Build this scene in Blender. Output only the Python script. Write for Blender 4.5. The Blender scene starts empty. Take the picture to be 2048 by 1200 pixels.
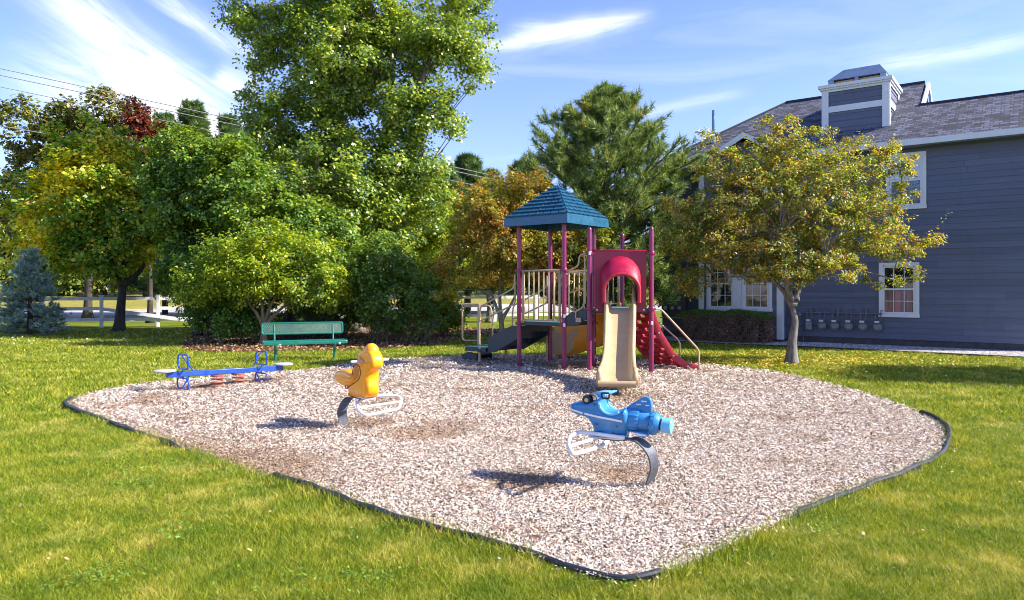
import bpy, math, random
import numpy as np
from mathutils import Vector, Matrix
R = math.radians
rng = np.random.default_rng(7)
random.seed(7)
C = bpy.context.scene.collection
scene = bpy.context.scene

# ---------------------------------------------------------------- camera
F, CX, HY, H = 1450.0, 1024.0, 577.0, 1.65       # focal in photo pixels, principal column, horizon row, eye height
cam_d = bpy.data.cameras.new("camera"); cam = bpy.data.objects.new("camera", cam_d); C.objects.link(cam)
cam.location = (0, 0, H); cam.rotation_euler = (R(90), 0, 0)
cam_d.sensor_width = 36; cam_d.lens = 36 * F / 2048; cam_d.shift_y = -(600 - HY) / 2048
cam_d.clip_start = .05; cam_d.clip_end = 2000
scene.camera = cam

# ---------------------------------------------------------------- light
SUN_EL, SUN_AZ = R(35), R(-8)                     # azimuth measured from +X towards +Y
sun_d = bpy.data.lights.new("sun", 'SUN'); sun = bpy.data.objects.new("sun", sun_d); C.objects.link(sun)
sun_d.energy = 5.0; sun_d.angle = R(.5); sun_d.color = (1, .93, .82)
sv = Vector((math.cos(SUN_EL) * math.cos(SUN_AZ), math.cos(SUN_EL) * math.sin(SUN_AZ), math.sin(SUN_EL)))
sun.rotation_euler = sv.to_track_quat('Z', 'Y').to_euler(); sun.location = sv * 60
world = bpy.data.worlds.new("World"); scene.world = world; world.use_nodes = True
wn = world.node_tree; wn.nodes.clear()

class G:
    """small helper to write node maths"""
    def __init__(s, nt): s.nt = nt
    def n(s, t, **kw):
        nd = s.nt.nodes.new(t)
        for k, v in kw.items(): setattr(nd, k, v)
        return nd
    def link(s, a, b): s.nt.links.new(a, b)
    def put(s, sock, v):
        if isinstance(v, bpy.types.NodeSocket): s.link(v, sock)
        else: sock.default_value = v
    def m(s, op, a, b=None, c=None, clamp=False):
        nd = s.n('ShaderNodeMath', operation=op, use_clamp=clamp)
        s.put(nd.inputs[0], a)
        if b is not None: s.put(nd.inputs[1], b)
        if c is not None: s.put(nd.inputs[2], c)
        return nd.outputs[0]
    def mix(s, f, a, b, blend='MIX'):
        nd = s.n('ShaderNodeMix', data_type='RGBA', blend_type=blend)
        s.put(nd.inputs[0], f); s.put(nd.inputs[6], a); s.put(nd.inputs[7], b)
        return nd.outputs[2]
    def xyz(s, x, y, z):
        nd = s.n('ShaderNodeCombineXYZ'); s.put(nd.inputs[0], x); s.put(nd.inputs[1], y); s.put(nd.inputs[2], z)
        return nd.outputs[0]
    def noise(s, vec, scale, detail=3, rough=.55, out=0, dist=0):
        nd = s.n('ShaderNodeTexNoise'); s.put(nd.inputs['Vector'], vec)
        nd.inputs['Scale'].default_value = scale; nd.inputs['Detail'].default_value = detail
        nd.inputs['Roughness'].default_value = rough; nd.inputs['Distortion'].default_value = dist
        return nd.outputs[out]
    def ramp(s, f, stops, interp='LINEAR'):
        nd = s.n('ShaderNodeValToRGB'); cr = nd.color_ramp; cr.interpolation = interp
        while len(cr.elements) < len(stops): cr.elements.new(.5)
        for e, (p, c) in zip(cr.elements, stops): e.position = p; e.color = (*c, 1) if len(c) == 3 else c
        s.put(nd.inputs[0], f); return nd.outputs[0]
    def rng(s, v, a, b, c=0, d=1, smooth=False):
        nd = s.n('ShaderNodeMapRange', clamp=True); nd.interpolation_type = 'SMOOTHSTEP' if smooth else 'LINEAR'
        s.put(nd.inputs[0], v)
        for i, q in enumerate((a, b, c, d)): nd.inputs[i + 1].default_value = q
        return nd.outputs[0]

g = G(wn)
sky = g.n('ShaderNodeTexSky', sky_type='NISHITA', sun_disc=False)
sky.sun_elevation = SUN_EL; sky.sun_rotation = R(90) - SUN_AZ
sky.air_density = 1.0; sky.dust_density = .35; sky.ozone_density = 3.2; sky.altitude = 200
tc = g.n('ShaderNodeTexCoord'); sp = g.n('ShaderNodeSeparateXYZ'); g.link(tc.outputs['Generated'], sp.inputs[0])
az = g.m('ARCTAN2', sp.outputs[0], sp.outputs[1]); el = g.m('ARCSINE', sp.outputs[2])
def azel(x, y): return math.atan((x - CX) / F), math.atan((HY - y) / math.hypot(F, x - CX))
cloud = None
STREAKS = [((60, -40), (520, 275), 34, 1.1), ((40, 120), (520, 330), 50, 1.1), ((300, -20), (540, 140), 17, .65),
           ((960, 96), (1290, 36), 15, .8), ((1020, 62), (1200, 50), 18, .45), ((1720, 140), (2100, 70), 13, .5),
           ((1240, 228), (1490, 182), 11, .36), ((430, 150), (520, 190), 20, .7), ((100, 400), (600, 420), 60, .6)]
for k, (p0, p1, w, amp) in enumerate(STREAKS):
    a0 = azel(*p0); a1 = azel(*p1)
    cx, cy = (a0[0] + a1[0]) / 2, (a0[1] + a1[1]) / 2
    L = math.hypot(a1[0] - a0[0], a1[1] - a0[1]); cs, sn = (a1[0] - a0[0]) / L, (a1[1] - a0[1]) / L
    dx = g.m('SUBTRACT', az, cx); dy = g.m('SUBTRACT', el, cy)
    u = g.m('ADD', g.m('MULTIPLY', dx, cs), g.m('MULTIPLY', dy, sn))
    v = g.m('SUBTRACT', g.m('MULTIPLY', dy, cs), g.m('MULTIPLY', dx, sn))
    nz = g.noise(g.xyz(g.m('MULTIPLY', u, 5), g.m('MULTIPLY', v, 34), k * 3.7), 1.0, 8, .68, dist=.9)
    nz2 = g.noise(g.xyz(g.m('MULTIPLY', u, 4), g.m('MULTIPLY', v, 6), k * 5.1 + 9), 1.0, 3, .5)
    vv = g.m('ADD', v, g.m('MULTIPLY', g.m('SUBTRACT', nz2, .5), 2.2 * w / F))
    e = g.m('POWER', g.m('ABSOLUTE', g.m('DIVIDE', vv, w / F)), 2)
    gm = g.m('EXPONENT', g.m('MULTIPLY', e, -1))
    uw = g.rng(g.m('ABSOLUTE', u), L * .25, L * .62, 1, 0, True)
    mk = g.m('MULTIPLY', g.m('MULTIPLY', gm, uw), g.m('MULTIPLY', g.rng(nz, .30, .66), amp))
    cloud = mk if cloud is None else g.m('ADD', cloud, mk)
veil = g.noise(g.xyz(g.m('MULTIPLY', az, 3), g.m('MULTIPLY', el, 14), 2.2), 1.0, 6, .6, dist=.8)
cloud = g.m('ADD', cloud, g.m('MULTIPLY', g.rng(veil, .52, .8), .14))
cloud = g.m('MULTIPLY', g.m('MINIMUM', cloud, 1.0), g.rng(sp.outputs[2], 0, .05))
tint = g.mix(1.0, sky.outputs[0], (1.0, .935, 1.26, 1), 'MULTIPLY')
col = g.mix(cloud, tint, (6.6, 6.75, 7.1, 1))
bg = g.n('ShaderNodeBackground'); g.link(col, bg.inputs[0]); bg.inputs[1].default_value = .102
wo = g.n('ShaderNodeOutputWorld'); g.link(bg.outputs[0], wo.inputs[0])
scene.view_settings.view_transform = 'Standard'; scene.view_settings.look = 'None'
scene.view_settings.exposure = 1.3; scene.view_settings.gamma = 1
scene.cycles.max_bounces = 6; scene.cycles.transparent_max_bounces = 8
scene.cycles.use_denoising = True
scene.cycles.filter_width = 1.0
scene.cycles.adaptive_threshold = .004
scene.cycles.sample_clamp_indirect = 3
scene.cycles.caustics_reflective = False; scene.cycles.caustics_refractive = False

# ---------------------------------------------------------------- pixel to place helpers
def gp(px, py, z=0.0):
    Y = (H - z) * F / (py - HY); return Vector(((px - CX) / F * Y, Y, z))
def up(px, py, Y): return Vector(((px - CX) / F * Y, Y, H + (HY - py) / F * Y))

# ---------------------------------------------------------------- materials
def mat(name, col, rough=.5, metal=0, spec=.5, var=0, vscale=8, bump=0, bscale=40, trans=0, coat=0, dirt=0):
    m = bpy.data.materials.new(name); m.use_nodes = True; nt = m.node_tree; gg = G(nt)
    b = nt.nodes['Principled BSDF']; b.inputs['Base Color'].default_value = (*col, 1)
    b.inputs['Roughness'].default_value = rough; b.inputs['Metallic'].default_value = metal
    b.inputs['Specular IOR Level'].default_value = spec; b.inputs['Coat Weight'].default_value = coat
    t = gg.n('ShaderNodeTexCoord').outputs['Object']
    if var:
        nz = gg.noise(t, vscale, 5, .6)
        f = gg.rng(nz, .3, .7)
        c = gg.mix(f, tuple(x * (1 - var) for x in col) + (1,), tuple(min(1, x * (1 + var)) for x in col) + (1,))
        if dirt:
            n2 = gg.noise(t, vscale * 6, 6, .75)
            c = gg.mix(gg.m('MULTIPLY', gg.rng(n2, .56, .72), dirt), c, (.12, .09, .06, 1))
        gg.link(c, b.inputs['Base Color'])
        gg.link(gg.rng(nz, .3, .7, max(0, rough - .08), min(1, rough + .12)), b.inputs['Roughness'])
    if bump:
        bp = gg.n('ShaderNodeBump'); bp.inputs['Strength'].default_value = bump; bp.inputs['Distance'].default_value = .01
        gg.link(gg.noise(t, bscale, 4, .6), bp.inputs['Height']); gg.link(bp.outputs[0], b.inputs['Normal'])
    return m

def leaf_mat(name, stops, zone=None, trans=.4, rough=.42, spec=.45, zscale=.5, gain=1.0):
    """leaf colours vary from leaf to leaf; zone: (colours, from, to) patches where the tree has turned"""
    m = bpy.data.materials.new(name); m.use_nodes = True; nt = m.node_tree; gg = G(nt)
    b = nt.nodes['Principled BSDF']; out = nt.nodes['Material Output']
    geo = gg.n('ShaderNodeNewGeometry')
    c = gg.ramp(geo.outputs['Random Per Island'], stops)
    t = gg.n('ShaderNodeTexCoord').outputs['Object']
    if zone:
        zs, lo, hi = zone
        c2 = gg.ramp(geo.outputs['Random Per Island'], zs)
        c = gg.mix(gg.rng(gg.noise(t, zscale, 3, .6), lo, hi), c, c2)
    c = gg.mix(1.0, c, gg.ramp(gg.noise(t, 1.3, 2), [(.3, (1.05 * gain, 1.1 * gain, 1.0 * gain)), (.7, (1.7 * gain, 1.6 * gain, 1.4 * gain))]), 'MULTIPLY')
    gg.link(c, b.inputs['Base Color']); b.inputs['Roughness'].default_value = rough
    b.inputs['Specular IOR Level'].default_value = spec
    tr = gg.n('ShaderNodeBsdfTranslucent')
    gg.link(gg.mix(1.0, c, (1.5, 1.35, .5, 1), 'MULTIPLY'), tr.inputs[0])
    mx = gg.n('ShaderNodeMixShader'); mx.inputs[0].default_value = trans
    gg.link(b.outputs[0], mx.inputs[1]); gg.link(tr.outputs[0], mx.inputs[2]); gg.link(mx.outputs[0], out.inputs[0])
    return m

def bark_mat(name, a, b_, scale=14):
    m = bpy.data.materials.new(name); m.use_nodes = True; nt = m.node_tree; gg = G(nt)
    b = nt.nodes['Principled BSDF']; b.inputs['Roughness'].default_value = .9
    t = gg.n('ShaderNodeTexCoord').outputs['Object']
    mp = gg.n('ShaderNodeMapping'); mp.inputs['Scale'].default_value = (1, 1, .22); gg.link(t, mp.inputs[0])
    nz = gg.noise(mp.outputs[0], scale, 8, .7)
    gg.link(gg.mix(gg.rng(nz, .35, .65), (*a, 1), (*b_, 1)), b.inputs['Base Color'])
    bp = gg.n('ShaderNodeBump'); bp.inputs['Strength'].default_value = .9; bp.inputs['Distance'].default_value = .02
    gg.link(nz, bp.inputs['Height']); gg.link(bp.outputs[0], b.inputs['Normal'])
    return m

M = dict(
    post=mat('purple_red_post', (.20, .008, .070), .32, var=.12, vscale=5, coat=.2),
    red=mat('red_plastic', (.38, .014, .03), .42, var=.15, vscale=6, bump=.08, bscale=200),
    panel=mat('maroon_plastic', (.20, .008, .035), .42, var=.12, vscale=4, bump=.08, bscale=200),
    hood=mat('magenta_plastic', (.36, .006, .04), .36, var=.12, vscale=6),
    roofp=mat('teal_blue_plastic', (.015, .090, .165), .28, var=.15, vscale=7, dirt=.2),
    tan=mat('tan_plastic', (.45, .325, .175), .4, var=.1, vscale=5, bump=.05, bscale=150, dirt=.25),
    rail=mat('beige_painted_steel', (.44, .32, .20), .35, var=.1, vscale=12, dirt=.2),
    deck=mat('teal_coated_deck', (.05, .20, .20), .5, var=.2, vscale=14),
    navy=mat('dark_navy_coated_steel', (.014, .028, .045), .42, var=.25, vscale=8, dirt=.2),
    yslide=mat('orange_yellow_plastic', (.75, .30, .02), .4, var=.1),
    duck=mat('duck_yellow_plastic', (.97, .36, .001), .33, var=.05, vscale=7, coat=.25, dirt=.08),
    stain=mat('dark_scuffed_plastic', (.20, .05, .01), .6, var=.4, vscale=30),
    white=mat('white_coated_steel', (.72, .73, .76), .38, var=.06, vscale=20, dirt=.2),
    grip=mat('grey_plastic_grip', (.45, .44, .42), .5, var=.1),
    spring=mat('galvanised_dark_steel', (.09, .10, .12), .5, metal=.35, var=.35, vscale=35, bump=.2, bscale=120, dirt=.5),
    blue=mat('sky_blue_plastic', (.030, .200, .46), .34, var=.12, vscale=8, coat=.25, dirt=.25),
    lblue=mat('pale_blue_plastic', (.16, .50, .78), .36, var=.1, coat=.2),
    wstripe=mat('white_sticker', (.78, .78, .80), .4, var=.08, vscale=40, dirt=.5),
    black=mat('black_rubber', (.018, .018, .022), .55, var=.3, vscale=20),
    dgrey=mat('dark_grey_plastic', (.07, .075, .09), .45, var=.2),
    beam=mat('royal_blue_paint', (.008, .058, .36), .3, var=.15, vscale=8, coat=.3, dirt=.3),
    seatw=mat('weathered_white_seat', (.42, .41, .43), .6, var=.25, vscale=25, dirt=.6),
    coil=mat('rusty_red_coil', (.33, .10, .07), .5, var=.3, vscale=30, dirt=.4),
    bench=mat('green_coated_steel', (.006, .14, .10), .33, var=.15, vscale=10, coat=.2),
    bolt=mat('steel_bolt', (.5, .5, .5), .35, metal=.8),
    trim=mat('white_house_trim', (.66, .68, .72), .5, var=.06, vscale=3, dirt=.12),
    found=mat('dark_foundation', (.07, .068, .075), .9, var=.3, vscale=6, bump=.3),
    gmetal=mat('grey_painted_pipe', (.13, .14, .16), .5, var=.3, vscale=25, dirt=.4),
    gface=mat('grey_meter_body', (.22, .22, .23), .5, var=.15, vscale=15, dirt=.3),
    index=mat('pale_meter_index', (.62, .66, .62), .35, var=.15, vscale=60),
    vent=mat('bare_vent_pipe', (.17, .26, .40), .3, metal=.5, var=.2),
    hoodm=mat('painted_chimney_hood', (.20, .27, .38), .4, metal=.3, var=.12, vscale=3),
    fencew=mat('white_painted_fence', (.62, .63, .66), .55, var=.15, vscale=5, dirt=.4),
    wire=mat('grey_wire', (.30, .29, .28), .5),
    edge=mat('black_plastic_edging', (.022, .024, .034), .45, var=.4, vscale=12, dirt=.5),
    panelbox=mat('grey_meter_cabinet', (.09, .09, .10), .5, var=.2, vscale=5),
    dial=mat('glass_meter_dial', (.45, .46, .42), .15, var=.3, vscale=40),
)

def glass_mat():
    m = bpy.data.materials.new('window_glass'); m.use_nodes = True; gg = G(m.node_tree)
    b = m.node_tree.nodes['Principled BSDF']; b.inputs['Roughness'].default_value = .04
    b.inputs['Base Color'].default_value = (.012, .014, .018, 1); b.inputs['Specular IOR Level'].default_value = .9
    t = gg.n('ShaderNodeTexCoord').outputs['Object']
    bp = gg.n('ShaderNodeBump'); bp.inputs['Strength'].default_value = .12; bp.inputs['Distance'].default_value = .02
    gg.link(gg.noise(t, 2.2, 2), bp.inputs['Height']); gg.link(bp.outputs[0], b.inputs['Normal'])
    return m
def curtain_mat(name, base, other, sc=(9, 9, .6)):
    m = bpy.data.materials.new(name); m.use_nodes = True; gg = G(m.node_tree)
    b = m.node_tree.nodes['Principled BSDF']; b.inputs['Roughness'].default_value = .12
    t = gg.n('ShaderNodeTexCoord').outputs['Object']
    mp = gg.n('ShaderNodeMapping'); mp.inputs['Scale'].default_value = sc; gg.link(t, mp.inputs[0])
    gg.link(gg.ramp(gg.noise(mp.outputs[0], 1.0, 5, .6), [(.35, base), (.62, other)]), b.inputs['Base Color'])
    return m
M['glass'] = glass_mat()
M['curtain'] = curtain_mat('pane_with_pink_curtain', (.02, .022, .03), (.30, .13, .16))
M['blind'] = curtain_mat('pane_with_white_blind', (.36, .42, .50), (.62, .66, .70), (2, 2, 3))
M['frost'] = curtain_mat('pane_with_net_curtain', (.05, .07, .11), (.20, .26, .36), (14, 14, 14))

def siding_mat(name='blue_grey_siding', k=1.0):
    m = bpy.data.materials.new(name); m.use_nodes = True; gg = G(m.node_tree)
    b = m.node_tree.nodes['Principled BSDF']; b.inputs['Roughness'].default_value = .55
    t = gg.n('ShaderNodeTexCoord').outputs['Object']
    mp = gg.n('ShaderNodeMapping'); mp.inputs['Scale'].default_value = (.5, .5, 9); gg.link(t, mp.inputs[0])
    f = gg.rng(gg.noise(mp.outputs[0], 1.0, 6, .65), .3, .7)
    c = gg.mix(f, (.084, .098, .150, 1), (.112, .130, .198, 1))
    c = gg.mix(1.0, c, gg.ramp(gg.n('ShaderNodeNewGeometry').outputs['Random Per Island'], [(0, (.88, .88, .89)), (1, (1.10, 1.10, 1.09))]), 'MULTIPLY')
    st = gg.n('ShaderNodeMapping'); st.inputs['Scale'].default_value = (2.2, 2.2, .35); gg.link(t, st.inputs[0])
    c = gg.mix(gg.rng(gg.noise(st.outputs[0], 1.0, 5, .7), .52, .74, 0, .28), c, (.06, .058, .06, 1))
    gg.link(c, b.inputs['Base Color'])
    bp = gg.n('ShaderNodeBump'); bp.inputs['Strength'].default_value = .2; bp.inputs['Distance'].default_value = .004
    mp2 = gg.n('ShaderNodeMapping'); mp2.inputs['Scale'].default_value = (3, 3, 60); gg.link(t, mp2.inputs[0])
    gg.link(gg.noise(mp2.outputs[0], 1.0, 6, .7), bp.inputs['Height']); gg.link(bp.outputs[0], b.inputs['Normal'])
    return m
M['siding'] = siding_mat()

def shingle_mat():
    m = bpy.data.materials.new('asphalt_shingles'); m.use_nodes = True; gg = G(m.node_tree)
    b = m.node_tree.nodes['Principled BSDF']; b.inputs['Roughness'].default_value = .85
    uv = gg.n('ShaderNodeUVMap', uv_map='UVMap').outputs[0]
    br = gg.n('ShaderNodeTexBrick', offset=.37, squash=1.0)
    gg.link(uv, br.inputs['Vector'])
    br.inputs['Color1'].default_value = (.02, .02, .025, 1); br.inputs['Color2'].default_value = (.19, .20, .27, 1)
    br.inputs['Mortar'].default_value = (.012, .012, .014, 1)
    br.inputs['Scale'].default_value = 1; br.inputs['Mortar Size'].default_value = .012; br.inputs['Bias'].default_value = -.05
    br.inputs['Brick Width'].default_value = .21; br.inputs['Row Height'].default_value = .125
    t = gg.n('ShaderNodeTexCoord').outputs['Object']
    c = gg.mix(.30, br.outputs['Color'], (.075, .08, .105, 1))
    c = gg.mix(1.0, c, gg.ramp(gg.noise(t, 60, 3), [(.3, (.7, .7, .7)), (.7, (1.3, 1.3, 1.3))]), 'MULTIPLY')
    gg.link(c, b.inputs['Base Color'])
    bp = gg.n('ShaderNodeBump'); bp.inputs['Strength'].default_value = .8; bp.inputs['Distance'].default_value = .015
    gg.link(br.outputs['Color'], bp.inputs['Height']); gg.link(bp.outputs[0], b.inputs['Normal'])
    return m
M['shingle'] = shingle_mat()

def ground_mat(name, stops, scale, big, bigs, fine=None, rough=.95, bump=.5, bscale=60):
    m = bpy.data.materials.new(name); m.use_nodes = True; gg = G(m.node_tree)
    b = m.node_tree.nodes['Principled BSDF']; b.inputs['Roughness'].default_value = rough; b.inputs['Specular IOR Level'].default_value = .15
    t = gg.n('ShaderNodeTexCoord').outputs['Object']
    c = gg.ramp(gg.noise(t, scale, 8, .75), stops)
    c = gg.mix(1.0, c, gg.ramp(gg.noise(t, bigs, 4, .6), big), 'MULTIPLY')
    gg.link(c, b.inputs['Base Color'])
    bp = gg.n('ShaderNodeBump'); bp.inputs['Strength'].default_value = bump; bp.inputs['Distance'].default_value = .03
    gg.link(gg.noise(t, bscale, 6, .7), bp.inputs['Height']); gg.link(bp.outputs[0], b.inputs['Normal'])
    return m

# ---------------------------------------------------------------- mesh helpers
OFF = {}
def mesh_np(name, verts, faces_n, faces, smooth=False):
    me = bpy.data.meshes.new(name); verts = np.asarray(verts, np.float32); faces = np.asarray(faces, np.int32)
    nf = len(faces) // faces_n
    me.vertices.add(len(verts)); me.vertices.foreach_set('co', verts.ravel())
    me.loops.add(len(faces)); me.loops.foreach_set('vertex_index', faces)
    me.polygons.add(nf); me.polygons.foreach_set('loop_start', np.arange(nf, dtype=np.int32) * faces_n)
    me.polygons.foreach_set('loop_total', np.full(nf, faces_n, np.int32))
    if smooth: me.polygons.foreach_set('use_smooth', np.ones(nf, bool))
    me.update(calc_edges=True); return me
def link(name, me, m, parent=None):
    o = bpy.data.objects.new(name, me); C.objects.link(o)
    if m: me.materials.append(m)
    if parent: o.parent = parent; OFF[o] = OFF.get(parent, Vector())
    return o
def tag(o, label=None, cat=None, group=None, kind=None):
    if label: o['label'] = label
    if cat: o['category'] = cat
    if group: o['group'] = group
    if kind: o['kind'] = kind
    return o
def thing(name, label, cat, loc=(0, 0, 0), group=None):
    o = bpy.data.objects.new(name, None); C.objects.link(o); o.location = loc; o.empty_display_size = .2
    OFF[o] = Vector(loc); return tag(o, label, cat, group)

class MB:
    def __init__(s): s.v = []; s.f = []; s.uv = {}
    def add(s, vs, fs):
        b = len(s.v); s.v += [Vector(v) for v in vs]; s.f += [tuple(i + b for i in f) for f in fs]; return b
    def box(s, c, size, rot=None):
        x, y, z = (q / 2 for q in size); c = Vector(c)
        vs = [Vector((i * x, j * y, k * z)) for i in (-1, 1) for j in (-1, 1) for k in (-1, 1)]
        if rot is not None:
            if isinstance(rot, (int, float)): rot = Matrix.Rotation(rot, 3, 'Z')
            vs = [rot @ v for v in vs]
        s.add([c + v for v in vs], [(0, 1, 3, 2), (4, 6, 7, 5), (0, 4, 5, 1), (2, 3, 7, 6), (0, 2, 6, 4), (1, 5, 7, 3)])
        return s
    def tube(s, pts, r, n=10, closed=False, caps=True):
        pts = [Vector(p) for p in pts]; N = len(pts)
        rs = r if isinstance(r, (list, tuple)) else [r] * N
        rings = []; prev = None
        for i, p in enumerate(pts):
            if closed: d = (pts[(i + 1) % N] - pts[i - 1])
            else: d = pts[min(i + 1, N - 1)] - pts[max(i - 1, 0)]
            d = d.normalized() if d.length > 1e-9 else Vector((0, 0, 1))
            if prev is None:
                a = Vector((0, 0, 1)) if abs(d.z) < .9 else Vector((1, 0, 0)); u = d.cross(a).normalized()
            else: u = (prev - d * prev.dot(d)); u = u.normalized() if u.length > 1e-6 else d.orthogonal().normalized()
            prev = u; w = d.cross(u)
            rings.append([p + (u * math.cos(t) + w * math.sin(t)) * rs[i] for t in (2 * math.pi * k / n for k in range(n))])
        b = len(s.v)
        for rg in rings: s.v += rg
        for i in range(N if closed else N - 1):
            for k in range(n):
                j = (i + 1) % N; s.f.append((b + i * n + k, b + i * n + (k + 1) % n, b + j * n + (k + 1) % n, b + j * n + k))
        if caps and not closed:
            s.f.append(tuple(b + k for k in reversed(range(n)))); s.f.append(tuple(b + (N - 1) * n + k for k in range(n)))
        return s
    def cyl(s, a, b, r, n=16, r2=None): return s.tube([a, b], [r, r if r2 is None else r2], n)
    def poly(s, pts, o, ud, thick, wd=None, round_=0.0, seg=3, vd=Vector((0, 0, 1))):
        """outline pts (u,z) in the plane o+u*ud+z*vd, given thickness along the plane's normal, edges rounded by round_"""
        ud = Vector(ud).normalized(); vd = Vector(vd); wd = ud.cross(vd).normalized(); o = Vector(o); n = len(pts)
        area = sum(pts[i][0] * pts[(i + 1) % n][1] - pts[(i + 1) % n][0] * pts[i][1] for i in range(n)) / 2
        if area < 0: pts = pts[::-1]
        P = [Vector(p) for p in pts]; nrm = []
        for i in range(n):
            e1 = (P[i] - P[i - 1]); e2 = (P[(i + 1) % n] - P[i])
            e1 = e1.normalized() if e1.length else Vector((1, 0)); e2 = e2.normalized() if e2.length else Vector((1, 0))
            m_ = Vector((-(e1.y + e2.y), e1.x + e2.x)); m_ = m_.normalized() if m_.length > 1e-6 else Vector((-e1.y, e1.x))
            nrm.append(m_)
        layers = []
        if round_ > 0:
            for k in range(seg + 1):
                a = math.pi / 2 * k / seg; layers.append((-thick / 2 + round_ * (1 - math.sin(a)), round_ * (1 - math.cos(a))))
            # from face (inset) to side (full)
            layers = [(-thick / 2 + round_ * (1 - math.cos(math.pi / 2 * k / seg)), round_ * (1 - math.sin(math.pi / 2 * k / seg))) for k in range(seg + 1)]
            layers += [(-w, i_) for w, i_ in reversed(layers)]
        else: layers = [(-thick / 2, 0), (thick / 2, 0)]
        b = len(s.v)
        for w, ins in layers:
            for i in range(n):
                q = P[i] + nrm[i] * ins; s.v.append(o + ud * q.x + vd * q.y + wd * w)
        L = len(layers)
        for l in range(L - 1):
            for i in range(n):
                j = (i + 1) % n; s.f.append((b + l * n + i, b + l * n + j, b + (l + 1) * n + j, b + (l + 1) * n + i))
        if n > 6:
            from mathutils.geometry import tessellate_polygon
            tri = tessellate_polygon([[Vector((P[i].x + nrm[i].x * layers[0][1], P[i].y + nrm[i].y * layers[0][1], 0)) for i in range(n)]])
            for t in tri: s.f.append(tuple(b + i for i in t)); s.f.append(tuple(b + (L - 1) * n + i for i in reversed(t)))
        else: s.f.append(tuple(b + i for i in reversed(range(n)))); s.f.append(tuple(b + (L - 1) * n + i for i in range(n)))
        return s
    def lathe(s, prof, o, axis, n=24):
        """prof: (distance along axis, radius)"""
        ax = Vector(axis).normalized(); u = ax.orthogonal().normalized(); w = ax.cross(u); o = Vector(o); b = len(s.v)
        for d, r in prof:
            for k in range(n):
                t = 2 * math.pi * k / n; s.v.append(o + ax * d + (u * math.cos(t) + w * math.sin(t)) * r)
        for i in range(len(prof) - 1):
            for k in range(n): s.f.append((b + i * n + k, b + i * n + (k + 1) % n, b + (i + 1) * n + (k + 1) % n, b + (i + 1) * n + k))
        s.f.append(tuple(b + k for k in reversed(range(n)))); s.f.append(tuple(b + (len(prof) - 1) * n + k for k in range(n)))
        return s
    def build(s, name, m, parent=None, smooth=False, bevel=0, auto=True):
        me = bpy.data.meshes.new(name); off = OFF.get(parent, Vector()) if parent else Vector()
        me.from_pydata([v - off for v in s.v], [], s.f); me.update()
        import bmesh
        bm = bmesh.new(); bm.from_mesh(me); bmesh.ops.recalc_face_normals(bm, faces=bm.faces)
        if auto:
            for e in bm.edges:
                if len(e.link_faces) == 2 and e.calc_face_angle(0) > R(38): e.smooth = False
        bm.to_mesh(me); bm.free()
        if smooth or bevel:
            for p in me.polygons: p.use_smooth = True
        o = link(name, me, m, parent)
        if bevel:
            bv = o.modifiers.new('bevel', 'BEVEL'); bv.width = bevel; bv.segments = 2; bv.limit_method = 'ANGLE'; bv.angle_limit = R(40)
        return o

def smooth_path(pts, n=6, closed=False):
    """Catmull-Rom through pts"""
    pts = [Vector(p) for p in pts]; N = len(pts); out = []
    for i in range(N if closed else N - 1):
        p0 = pts[i - 1] if (closed or i > 0) else pts[i]; p1 = pts[i]; p2 = pts[(i + 1) % N]
        p3 = pts[(i + 2) % N] if (closed or i + 2 < N) else p2
        for k in range(n):
            t = k / n
            out.append(.5 * ((2 * p1) + (p2 - p0) * t + (2 * p0 - 5 * p1 + 4 * p2 - p3) * t * t + (3 * p1 - p0 - 3 * p2 + p3) * t ** 3))
    if not closed: out.append(pts[-1])
    return out
def round_path(pts, rad, seg=5, closed=False):
    """polyline with its corners rounded"""
    pts = [Vector(p) for p in pts]; N = len(pts); out = []
    for i in range(N):
        if not closed and i in (0, N - 1): out.append(pts[i]); continue
        p = pts[i]; a = pts[i - 1] - p; b = pts[(i + 1) % N] - p
        r = min(rad, a.length * .48, b.length * .48); a = p + a.normalized() * r; b = p + b.normalized() * r
        for k in range(seg + 1):
            t = k / seg; out.append(a * (1 - t) ** 2 + p * 2 * t * (1 - t) + b * t * t)
    return out

def in_poly(x, y, poly):
    ins = np.zeros(len(x), bool); n = len(poly)
    for i in range(n):
        x1, y1 = poly[i]; x2, y2 = poly[(i + 1) % n]
        if y1 == y2: continue
        c = ((y1 > y) != (y2 > y)) & (x < (x2 - x1) * (y - y1) / (y2 - y1) + x1); ins ^= c
    return ins

# ================================================================ GROUND
PIT_PX = [(136, 808), (190, 785), (296, 767), (413, 756), (501, 747), (618, 740), (700, 728), (800, 718), (900, 713), (1000, 710), (1120, 711),
          (1240, 717), (1340, 725), (1440, 732), (1530, 741), (1600, 754), (1680, 774), (1760, 797), (1830, 822), (1880, 846), (1899, 868),
          (1896, 893), (1872, 921), (1800, 957), (1700, 991), (1600, 1030), (1500, 1078), (1440, 1108), (1360, 1142), (1280, 1164), (1200, 1163), (1100, 1130),
          (1000, 1098), (900, 1072), (800, 1044), (700, 1010), (620, 980), (545, 960), (470, 934), (400, 908), (330, 885), (270, 866), (200, 842), (152, 824)]
PIT = smooth_path([gp(x, y) for x, y in PIT_PX], 4, True)
PITP = [(p.x, p.y) for p in PIT]
BED_PX = [(372, 700), (460, 705), (560, 703), (700, 701), (800, 696), (880, 688), (935, 674), (1010, 668), (1015, 660), (800, 652), (560, 652), (420, 662), (372, 680)]
BEDP = [(p.x, p.y) for p in smooth_path([gp(x, y) for x, y in BED_PX], 4, True)]

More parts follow.
